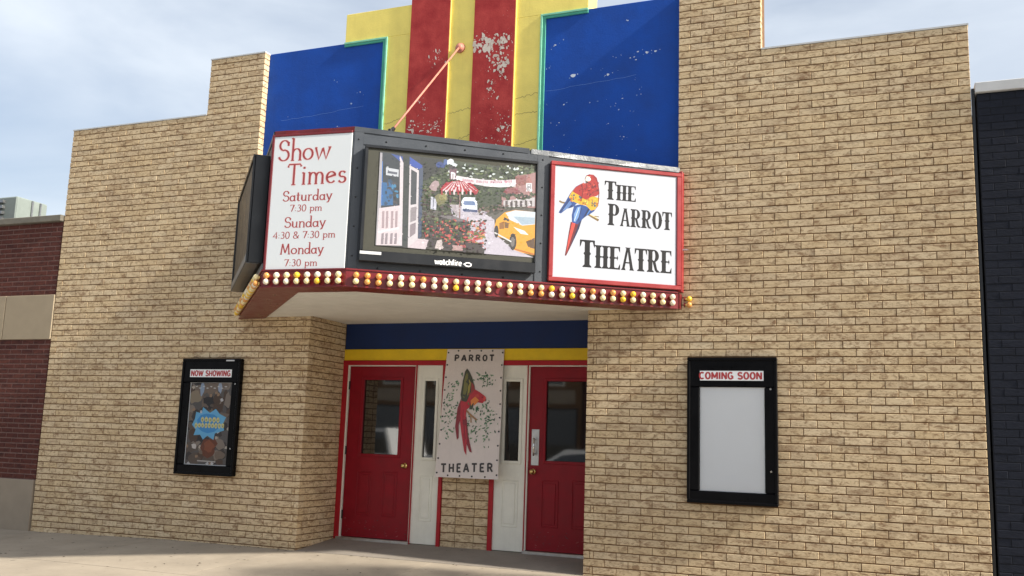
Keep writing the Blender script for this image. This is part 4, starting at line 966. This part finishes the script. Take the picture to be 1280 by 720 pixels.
# --- show times sign
mb = MB(); mb.fbox(FM, .012, 2.868, .0065, FM.len-.016, 4.178, .018); st = mb.build('sign_panel', M['signpale'], mq, .002); st['label'] = 'pale show times sign with dark red lettering'
mb = MB()
for b in ((-.012, 2.866, .006, .0118, 4.20, .024), (.0119, 4.1785, .006, FM.len-.0155, 4.20, .024)): mb.fbox(FM, *b)
mb.build('frame', M['mred'], st, .003)
TR_, HW = srgb(150, 44, 48), FM.len-.03
def stl(s, f0, f1, z, h, th_=.125, tn=.055):
    pr = Print(FM, .0184, .000008); text(pr, s, NOUV, .012+f0*HW, .012+f1*HW, z, h, srgb(226, 190, 188), th_+.05, tn+.05); text(pr, s, NOUV, .012+f0*HW, .012+f1*HW, z, h, TR_, th_, tn); pr.build('lettering', M['ink'], st)
stl('Show', .05, .735, 3.935, .205, .105, .04); stl('Times', .20, .965, 3.695, .205, .105, .04)
stl('Saturday', .155, .795, 3.535, .100); stl('7:30 pm', .265, .675, 3.432, .070)
stl('Sunday', .20, .735, 3.278, .100); stl('4:30 & 7:30 pm', .07, .865, 3.172, .070)
stl('Monday', .175, .73, 3.022, .100); stl('7:30 pm', .24, .66, 2.906, .070)
# tie rod
mb = MB(); A_, B_ = Vector((.19, -1.66, 4.26)), Vector((.046, .06, 5.85)); mb.tube(A_, B_, .0105, None, 10); rodo = mb.build('tie_rod', M['rod'], mq, 0, True)
mb = MB(); mb.ball((.046, .07, 5.86), .042, 14, 9, (1, .7, 1)); mb.tube((.046, .10, 5.86), (.046, .075, 5.86), .062, .055, 18); mb.build('rosette', M['rod'], rodo, 0, True)
mb = MB(); mb.tube((.19, -1.66, 4.15), (.19, -1.66, 4.29), .03, .026, 10); d_ = (B_-A_).normalized(); mb.tube(A_-d_*.02, A_+d_*.09, .024, .02, 10); mb.build('clevis', M['dmetal'], rodo)

# ================================================================ POSTER CASES
def poster_case(x0, x1, z0, z1, lab, header, kind):
    c = empty('poster_case', ((x0+x1)/2, 0, z0), lab, 'poster case', 'poster cases on the facade')
    w = .118; d = .062
    mb = MB()
    for b in ((x0, z0, -.004, x1, z0+.115, d), (x0, z1-.285, -.004, x1, z1, d), (x0, z0+.1151, -.004, x0+w, z1-.2851, d), (x1-w, z0+.1151, -.004, x1, z1-.2851, d)): mb.fbox(FAC, *b)
    fr = mb.build('frame', M['caseblack'], c, .009)
    mb = MB()                                             # raised outer moulding
    t = .028
    for b in ((x0-.002, z0-.002, d-.01, x1+.002, z0+t, d+.014), (x0-.002, z1-t, d-.01, x1+.002, z1+.002, d+.014), (x0-.002, z0+t+.0001, d-.01, x0+t, z1-t-.0001, d+.014), (x1-t, z0+t+.0001, d-.01, x1+.002, z1-t-.0001, d+.014)): mb.fbox(FAC, *b)
    mb.build('moulding', M['caseblack'], c, .006)
    mb = MB(); mb.fbox(FAC, x0+w-.01, z0+.10, .004, x1-w+.01, z1-.27, .034); bk = mb.build('backing', M['matte'], c)
    mb = MB(); mb.fbox(FAC, x0+w+.005, z1-.222, d+.001, x1-w-.005, z1-.128, d+.004); hd = mb.build('header_strip', M['paperw'], c)
    pr = Print(FAC, d+.0044, .00001); a, b = x0+w+.018, x1-w-.018
    if kind: a -= .022
    text(pr, header, SANS, a, b, z1-.208, .066, srgb(166, 30, 36), .26, .22, .05); pr.build('lettering', M['ink'], hd)
    for z in (z1-.30, z0+.32):
        mb = MB(); mb.tube(FAC.pt(x1-.06, z, d), FAC.pt(x1-.06, z, d+.006), .011, .010, 10); mb.build('lock', M['chrome'], c)
    mb = MB(); mb.face([FAC.pt(a_, z_, .052) for a_, z_ in ((x0+w+.001, z0+.116), (x1-w-.001, z0+.116), (x1-w-.001, z1-.286), (x0+w+.001, z1-.286))]); mb.build('pane', M['pane'], c)
    return c, bk, x0+w, x1-w, z0+.115, z1-.285
case1, bk1, a0, a1, b0, b1 = poster_case(-3.456, -2.594, .838, 2.220, 'black poster case left of the entrance holding a dark film poster', 'NOW SHOWING', 0)
case2, bk2, *_ = poster_case(2.753, 3.605, .830, 2.222, 'black poster case right of the entrance with a blank white panel', 'COMING SOON', 1)
mb = MB(); mb.fbox(FAC, -2.80, 2.19, .0765, -2.68, 2.206, .079); mb.build('sticker', M['capw'], case1)
pr = Print(FAC, .0348, .00001)
A0, A1, B0, B1 = a0+.012, a1-.012, b0+.008, b1-.004
pr.poly([(A0, B0), (A1, B0), (A1, B1), (A0, B1)], c_(92, 88, 88))
pw, ph = A1-A0, B1-B0
f_ = lambda u, v: (A0+u*pw, B0+v*ph)
def bl(u, v, ru, rv, c, j=.35):
    pts = [(u+ru*math.cos(t)*(1+R.uniform(-j, j)), v+rv*math.sin(t)*(1+R.uniform(-j, j))) for t in (2*math.pi*i/12 for i in range(12))]
    pr.poly([f_(cl(a, 0, 1), cl(b, 0, 1)) for a, b in pts], c)
for _ in range(90):
    u, v = R.random(), R.random()
    bl(u, v, R.uniform(.05, .15), R.uniform(.03, .09), R.choice((c_(96, 84, 76), c_(60, 54, 54), c_(122, 106, 94), c_(44, 42, 46), c_(84, 64, 52), c_(140, 128, 118))))
for _ in range(22): bl(R.random(), R.random(), .035, .02, R.choice((c_(196, 186, 172), c_(206, 206, 210), c_(160, 130, 104))))
bl(.28, .93, .05, .1, c_(150, 170, 196)); bl(.72, .95, .05, .08, c_(160, 176, 200)); bl(.55, .2, .2, .12, c_(110, 58, 36)); bl(.56, .22, .12, .08, c_(140, 78, 50)); bl(.2, .22, .07, .035, c_(214, 208, 204)); bl(.12, .82, .14, .08, c_(146, 132, 112))
pr.poly([f_(u, v) for u, v in ((.16, .55), (.10, .48), (.2, .42), (.16, .35), (.32, .36), (.40, .30), (.5, .35), (.66, .30), (.68, .38), (.9, .42), (.86, .5), (.92, .58), (.76, .62), (.66, .68), (.52, .63), (.34, .70), (.32, .62), (.18, .64))], c_(110, 186, 230))
pr.poly([f_(u, v) for u, v in ((.22, .54), (.26, .44), (.36, .40), (.5, .38), (.66, .40), (.8, .46), (.78, .56), (.62, .61), (.44, .62), (.3, .6))], c_(64, 150, 214))
for k, (u0, u1, v) in enumerate(((.30, .78, .545), (.16, .90, .475))):                  # illegible fat title lettering
    n = 5+k*4
    for i in range(n):
        u = u0+(u1-u0)*(i+.5)/n; bl(u, v, (u1-u0)/n*.42, .033, c_(226, 214, 140), .18); bl(u, v-.004, (u1-u0)/n*.14, .012, c_(120, 140, 110), .2)
for i in range(9): bl(.14+.09*i, .955-.02*(i % 2), .03, .007, c_(206, 206, 206), .3)
pr.poly([f_(.30, .035), f_(.75, .03), f_(.75, .045), f_(.30, .05)], c_(190, 186, 182))
pr.build('poster', M['ink'], bk1)

# ================================================================ BANNER
BT, BB = 2.405, .905
def blean(a, z): 
    k = (BT-z)/(BT-BB); return .03+.135*k+.012*math.sin(a*9)*k+.007*math.sin(z*7)+.0022*math.sin(a*12+z*7)
FBN = Frame((0, DB), (1, DB), blean)
bn = empty('hanging_banner', (.05, DB-.1, BB), 'pale canvas banner with red parrot and theater name between the doors', 'banner')
bq = [(62, 28), (380, 28), (350, 675), (35, 660)]
def bpix(x, y):                                          # banner field -> wall coordinates
    return BMAP(x, y)
# corners measured on the leaning cloth
def hitb(u, v):
    d = _fw+CRT*((u-640)/FPX)+CUP*((360-v)/FPX); y = DB-.06
    for _ in range(12):
        t = (y-CAM.y)/d.y; p = CAM+d*t; y = DB-blean(p.x, p.z)
    return p.x, p.z
BC = [hitb(560-.5, 436.5), hitb(630.5, 436.5), hitb(622.5, 599.5), hitb(543.5, 596)]
BMAP = homog(bq, BC)
mb = MB(); NX, NZ = 20, 40; V = []
uv = homog([(0, 0), (1, 0), (1, 1), (0, 1)], BC)
for j in range(NZ+1):
    for i in range(NX+1): x, z = uv(i/NX, j/NZ); V.append(FBN.pt(x, z, 0))
n_ = len(V)
V2 = V+[p+Vector((0, .003, 0)) for p in V]; F = []
for j in range(NZ):
    for i in range(NX):
        k = j*(NX+1)+i; F += [(k, k+1, k+NX+2, k+NX+1), (n_+k, n_+k+NX+1, n_+k+NX+2, n_+k+1)]
rim = [i for i in range(NX+1)]+[(j+1)*(NX+1)+NX for j in range(NZ)]+[NZ*(NX+1)+i for i in range(NX-1, -1, -1)]+[j*(NX+1) for j in range(NZ-1, 0, -1)]
for a, b in zip(rim, rim[1:]+rim[:1]): F.append((a, b, n_+b, n_+a))
mb.raw(V2, F); mb.build('cloth', M['cloth'], bn, 0, False)
class BPrint(Print): pass
pr = Print(FBN, .0030, .000012, BMAP)
def subtext(s, xa, xb, y, h):                             # stencil letters laid on the cloth
    px = 0; adv = []
    for ch in s: adv.append(px); px += SANS[ch][0]+.28
    px -= .28; k = (xb-xa)/px
    for ch, a in zip(s, adv):
        for st_ in SANS[ch][1]:
            P = [(xa+(a+u)*k, y-v*h) for u, v in st_]; P2_ = []
            for p, q_ in zip(P, P[1:]):
                n = max(1, int(math.hypot(q_[0]-p[0], q_[1]-p[1])/5))
                for i in range(n): P2_.append((p[0]+(q_[0]-p[0])*i/n, p[1]+(q_[1]-p[1])*i/n))
            P2_.append(P[-1]); pr.line(P2_, 8.5, c_(44, 40, 42))
for a_ in (('PARROT', 105, 325, 93, 33), ('THEATER', 62, 325, 640, 38)):
    pr = Print(FBN, .0030, .000012, BMAP); subtext(*a_); pr.build('lettering', M['ink'], bn)
pr = Print(FBN, .0030, .000012, BMAP)
# leaves
def leaf_(x, y):
    a = R.uniform(0, 3.14); l = R.uniform(5, 10); w = l*.42; ca, sa = math.cos(a), math.sin(a)
    pr.poly([(x+l*ca, y+l*sa), (x-w*sa, y+w*ca), (x-l*ca, y-l*sa), (x+w*sa, y-w*ca)], R.choice((c_(50, 108, 70), c_(38, 82, 58), c_(74, 124, 78), c_(100, 146, 104))))
for pts in ([(150, 180), (100, 230), (82, 300), (84, 380), (100, 440), (85, 472)], [(235, 185), (270, 180), (298, 195), (285, 225)], [(205, 330), (250, 335), (300, 360), (310, 400), (270, 460), (300, 505)], [(195, 370), (215, 440), (240, 470)]):
    for (x0, y0), (x1, y1) in zip(pts, pts[1:]):
        for i in range(14): t = R.random(); leaf_(x0+(x1-x0)*t+g(0, 17), y0+(y1-y0)*t+g(0, 14))
for _ in range(14): leaf_(g(115, 20), g(300, 70)); leaf_(g(255, 28), g(400, 40))
pr.build('painted_leaves', M['ink'], bn)['kind'] = 'stuff'; pr = Print(FBN, .0062, .000012, BMAP)
pr.line([(180, 350), (205, 372), (238, 398)], 9, c_(150, 112, 76)); pr.line([(205, 372), (208, 410)], 6, c_(160, 122, 84))
CR, CRD = c_(176, 26, 46), c_(128, 16, 36)
pr.poly([(152, 288), (132, 340), (124, 430), (138, 492), (146, 482), (143, 420), (158, 360)], CRD)
pr.poly([(162, 390), (182, 380), (196, 470), (220, 552), (208, 548), (180, 490)], CRD)
pr.poly([(150, 300), (184, 310), (178, 400), (190, 490), (192, 564), (180, 545), (160, 465), (148, 400)], CR); pr.line([(164, 320), (165, 430), (188, 550)], 3, CRD)
pr.poly([(192, 270), (222, 242), (252, 258), (276, 276), (282, 296), (268, 314), (242, 310), (226, 324), (204, 330), (178, 350), (160, 330)], CR)
pr.poly([(204, 300), (228, 280), (250, 300), (228, 322), (206, 328)], c_(214, 124, 52)); pr.poly([(200, 320), (222, 312), (214, 345), (196, 345)], c_(56, 66, 48)); pr.blob(238, 278, 12, 10, c_(186, 60, 50))
pr.poly([(178, 134), (190, 148), (208, 180), (222, 222), (226, 244), (196, 276), (182, 306), (156, 308), (148, 270), (158, 200), (168, 150)], c_(58, 62, 46))
pr.poly([(176, 150), (186, 170), (186, 240), (168, 290), (160, 280), (166, 200)], c_(112, 110, 58)); pr.poly([(192, 190), (204, 210), (196, 262), (184, 280)], c_(150, 136, 60)); pr.line([(178, 140), (170, 300)], 4, c_(34, 34, 30)); pr.line([(196, 170), (190, 270)], 3, c_(34, 34, 30)); pr.poly([(206, 205), (222, 226), (224, 244), (204, 262)], c_(146, 48, 44))
pr.poly([(278, 276), (286, 288), (284, 304), (276, 306), (270, 296)], c_(206, 66, 60)); pr.blob(266, 284, 3, 3, c_(20, 16, 16), 8, .05); pr.poly([(282, 292), (288, 298), (282, 306)], c_(40, 34, 34))
pr.build('parrot_painting', M['ink'], bn)
gm = MB(); gm.tube((0, 0, 0), (0, -.004, 0), .011, .010, 8); gme = bpy.data.meshes.new('grommet'); gme.from_pydata(gm.v, [], gm.f); gme.materials.append(M['dmetal'])
for i in range(10):
    for u in (.025, .975): x, z = uv(u, .03+.94*i/9); link('grommet', gme, None, bn, FBN.pt(x, z, 0))
for i in range(1, 5):
    for v in (.014, .986): x, z = uv(i/5, v); link('grommet', gme, None, bn, FBN.pt(x, z, 0))

# ================================================================ NEIGHBOURS
rb = empty('red_brick_building', (-8.5, 0, 0), 'dark red brick storefront with pale stone band left of the theater', 'building')
rw = MB(); rw.box(-12, .008, -.2, -5.76, 12, 4.09); rw.build('wall', M['mortar_g'], rb)
RBK = Bricks(); rz = .066
def redrows(z0, z1):
    n = round((z1-z0)/rz); h = (z1-z0)/n
    for r in range(n):
        x = -5.745; o_ = (r % 2)*.5; first = True
        while x > -7.35:
            x2 = x-(.203*(.5 if (first and o_) else 1)); RBK.add(FAC, x2, x, z0+r*h, z0+(r+1)*h, .02, None, .004, .013); x = x2; first = False
redrows(.66, 2.49); redrows(3.09, 4.09)
RBK.emit(330, M['redbrick'], M['redbrick_j'], rb)
for (x0, x1) in ((-6.62, -5.748), (-8.4, -6.63), (-12, -8.41)):
    part('stone_block', M['stone'], rb, (x0, -.012, 2.49, x1, .1, 3.09), bevel=.005)
part('base_course', M['base'], rb, (-12, -.02, -.2, -5.75, .1, .655), bevel=.006)
part('coping', M['cap'], rb, (-12, -.05, 4.092, -5.75, .4, 4.18), bevel=.008)
# rooftop unit
hv = empty('rooftop_air_unit', (-10.3, 2.6, 4.05), 'grey sheet metal rooftop air unit with louvred side above red brick roof', 'air unit')
part('casing', rough_mat('dull_grey_green_casing', srgb(128, 138, 134), .15, 5, .5, .15, .004, .12), hv, (-11.4, 2.25, 4.05, -9.36, 2.90, 5.26), bevel=.02)
part('casing_seam', M['flash'], hv, (-9.362, 2.55, 4.05, -9.335, 2.58, 5.24), (-9.362, 2.72, 4.05, -9.335, 2.75, 5.24))
for i in range(11):
    part('louvre', M['flash'], hv, (-11.2, 2.19, 4.15+i*.10, -9.62, 2.249, 4.20+i*.10))
bb = empty('black_painted_building', (8, 0, 0), 'black painted brick building with pale metal cap right of the theater', 'building')
part('wall', M['blackmortar'], bb, (5.425, .010, -.2, 16, 14, 4.68))
BBK = Bricks()
for r in range(66):
    z0 = -.05+r*.0716; x = 5.43; first = True
    while x < 6.35:
        x2 = x+(.21*(.5 if (first and r % 2) else 1)); BBK.add(FAC, x, x2, z0, z0+.0716, .02, None, .0065, .006); x = x2; first = False
BBK.emit(330, M['blackbrick'], M['blackbrick'], bb)
part('coping', M['capw'], bb, (5.412, -.03, 4.682, 16, .4, 4.78), bevel=.006)
part('downpipe', M['dmetal'], bb, (5.384, .02, -.1, 5.408, .06, 4.74))

# unseen tree just outside the frame, added to cast shade by the entrance
tr = empty('added_shade_tree', (8.6, -1.75, -.08), 'unseen leafy tree right of the theater, added to shade the pavement', 'tree')
mb = MB(); pts = [(8.6, -1.75, -.12, .11), (8.62, -1.74, 1.2, .095), (8.56, -1.77, 2.4, .08), (8.6, -1.75, 4.9, .04)]
for a, b in zip(pts, pts[1:]): mb.tube(a[:3], b[:3], a[3], b[3], 9)
for k in range(9):
    a = k*.7; z = 2.2+.12*k; mb.tube((8.58, -1.76, z), (8.58+1.6*math.cos(a), -1.76+.7*math.sin(a), z+1.6+.05*k), .03, .01, 6)
mb.build('trunk', rough_mat('tree_bark', (.10, .075, .055, 1), .3, 12), tr)
lf = MB()
for _ in range(5200):
    while True:
        u, v, w = R.uniform(-1, 1), R.uniform(-1, 1), R.uniform(-1, 1)
        if u*u+v*v+w*w < 1: break
    x, y, z = 8.6+2.35*u, -1.78+1.12*v, 4.85+1.25*w
    d1 = Vector((R.gauss(0, 1), R.gauss(0, 1), R.gauss(0, .5))).normalized(); d2 = d1.orthogonal().normalized(); l = R.uniform(.05, .10); p = Vector((x, y, z))
    lf.raw([p+d1*l, p+d2*l*.5, p-d1*l, p-d2*l*.5], [(0, 1, 2, 3)])
lf.build('crown', rough_mat('tree_leaves', (.06, .10, .03, 1), .4, 3), tr)

# ================================================================ ACROSS THE STREET (seen in the door glass)
def vehicle(name, loc, rz, prof, wins, half, paintm, wheels, lab, cat):
    root = empty(name, loc, lab, cat); root.rotation_euler.z = rz
    def bld(mb, nm, mat, par, bev=0):
        me = bpy.data.meshes.new(nm); me.from_pydata(mb.v, [], mb.f); me.materials.append(mat); bm = bmesh.new(); bm.from_mesh(me); bmesh.ops.recalc_face_normals(bm, faces=bm.faces)
        if bev: bmesh.ops.bevel(bm, geom=list(bm.edges), offset=bev, segments=2, affect='EDGES', clamp_overlap=True)
        bm.to_mesh(me); bm.free(); o = bpy.data.objects.new(nm, me); COL.objects.link(o); o.parent = par; return o
    mb = MB(); n = len(prof); vs = [(x, -half*(1 if z < 1 else .88), z) for x, z in prof]+[(x, half*(1 if z < 1 else .88), z) for x, z in prof]
    mb.raw(vs, [tuple(range(n)), tuple(reversed(range(n, 2*n)))]+[(i, (i+1) % n, (i+1) % n+n, i+n) for i in range(n)]); body = bld(mb, 'body', paintm, root, .03)
    for w in wins:
        for sgn in (-1, 1):
            mb = MB(); k = [(x, sgn*(half*(1 if z < 1 else .88)+.004+(.02 if z < 1.1 else .0)), z) for x, z in w]; mb.face(k); bld(mb, 'window', M['glass'], body)
    for x in wheels:
        for sgn in (-1, 1):
            mb = MB(); mb.tube((x, sgn*(half-.2), .34), (x, sgn*(half+.012), .34), .34, None, 20); t = bld(mb, 'wheel', M['rubber'], root)
            mb = MB(); mb.tube((x, sgn*(half+.0), .34), (x, sgn*(half+.02), .34), .2, .18, 14); bld(mb, 'rim', M['alu'], t)
    x0 = min(p[0] for p in prof); x1 = max(p[0] for p in prof)
    for x, m_ in ((x0-.01, M['capw']), (x1-.03, M['lamp'])):
        for sgn in (-1, 1):
            mb = MB(); mb.box(x, sgn*(half-.25)-.13, .68, x+.04, sgn*(half-.25)+.13, .82); bld(mb, 'lamp', m_, body)
    for x in (x0-.05, x1-.05):
        mb = MB(); mb.box(x, -half+.05, .38, x+.1, half-.05, .55); bld(mb, 'bumper', M['dmetal'], root)
    return root
PICK = [(-2.7, .45), (-2.75, .75), (-2.6, 1.02), (-1.35, 1.12), (-.75, 1.75), (.75, 1.80), (.95, 1.12), (2.7, 1.10), (2.72, .45)]
SED = [(-2.2, .35), (-2.25, .65), (-1.9, .86), (-1.1, .95), (-.4, 1.40), (.85, 1.42), (1.6, 1.0), (2.2, .95), (2.25, .4)]
vehicle('pickup_truck', (-8.3, -11.8, -.21), rad(6), PICK, [[(-1.15, 1.15), (-.68, 1.68), (-.02, 1.70), (-.02, 1.15)], [(.05, 1.15), (.05, 1.70), (.68, 1.70), (.84, 1.15)]], .95, M['carwhite'], (-1.75, 1.75), 'white pickup truck reflected in the left door glass', 'truck')
vehicle('parked_car', (-13.4, -12.6, -.21), rad(4), SED, [[(-.9, .99), (-.33, 1.34), (.2, 1.36), (.2, .99)], [(.27, .99), (.27, 1.36), (.8, 1.36), (1.35, 1.02)]], .88, M['cardark'], (-1.4, 1.4), 'dark parked car reflected in the left door glass', 'car')
vehicle('parked_car', (-2.6, -12.2, -.21), rad(-5), SED, [[(-.9, .99), (-.33, 1.34), (.2, 1.36), (.2, .99)], [(.27, .99), (.27, 1.36), (.8, 1.36), (1.35, 1.02)]], .88, M['carwhite'], (-1.4, 1.4), 'white parked car reflected in the right door glass', 'car')
def shop(x0, x1, h, mat, lab):
    o = empty('shop_building', ((x0+x1)/2, -30.5, 0), lab, 'building')
    part('wall', mat, o, (x0, -40, -.1, x1, -30, h)); part('cornice', M['stone'], o, (x0-.05, -30.0, h-.4, x1+.05, -29.8, h+.1)); part('sign_band', M['base'], o, (x0+.3, -30, 3.1, x1-.3, -29.93, 3.7))
    n = max(2, int((x1-x0)/2.4)); w = (x1-x0)/n
    for i in range(n):
        a = x0+w*(i+.5); f = part('window', M['white'], o, (a-.55, -30, 3.9, a+.55, -29.95, 4.9)); part('pane', M['glass'], f, (a-.48, -29.95, 3.97, a+.48, -29.94, 4.83))
        f = part('shop_window', M['dmetal'], o, (a-w*.44, -30, .35, a+w*.44, -29.95, 2.9)); part('pane', M['glass'], f, (a-w*.44+.06, -29.95, .41, a+w*.44-.06, -29.94, 2.84))
shop(-34, -19.5, 5.6, M['redbrick'], 'red brick shop row across the street')
shop(-19.4, -8.5, 5.3, M['mortar'], 'brown brick shop building across the street')
shop(-8.4, 4.5, 5.9, M['redbrick'], 'tall red brick shop building across the street')
shop(4.6, 19, 5.4, M['base'], 'grey cement shop building across the street')

# wind-blown litter along the wall foot
lt = MB()
for _ in range(150):
    x = R.uniform(-5.6, -1.75) if R.random() < .6 else R.uniform(-4.5, 1.5); y = -abs(R.gauss(0, .05))-.01 if R.random() < .55 else R.uniform(-2.2, -.05)
    z = zside(x, y)+.003; a = R.uniform(0, 6.28); l = R.uniform(.006, .022); w = l*R.uniform(.3, .6); ca, sa = math.cos(a), math.sin(a)
    lt.raw([(x+l*ca, y+l*sa, z), (x-w*sa, y+w*ca, z+R.uniform(0, .006)), (x-l*ca, y-l*sa, z+.001), (x+w*sa, y-w*ca, z+R.uniform(0, .006))], [(0, 1, 2, 3)])
tag(lt.build('litter', rough_mat('dry_leaf_litter', (.10, .075, .05, 1), .4, 40)), 'dry leaf scraps scattered on the pavement', 'litter', None, 'stuff')
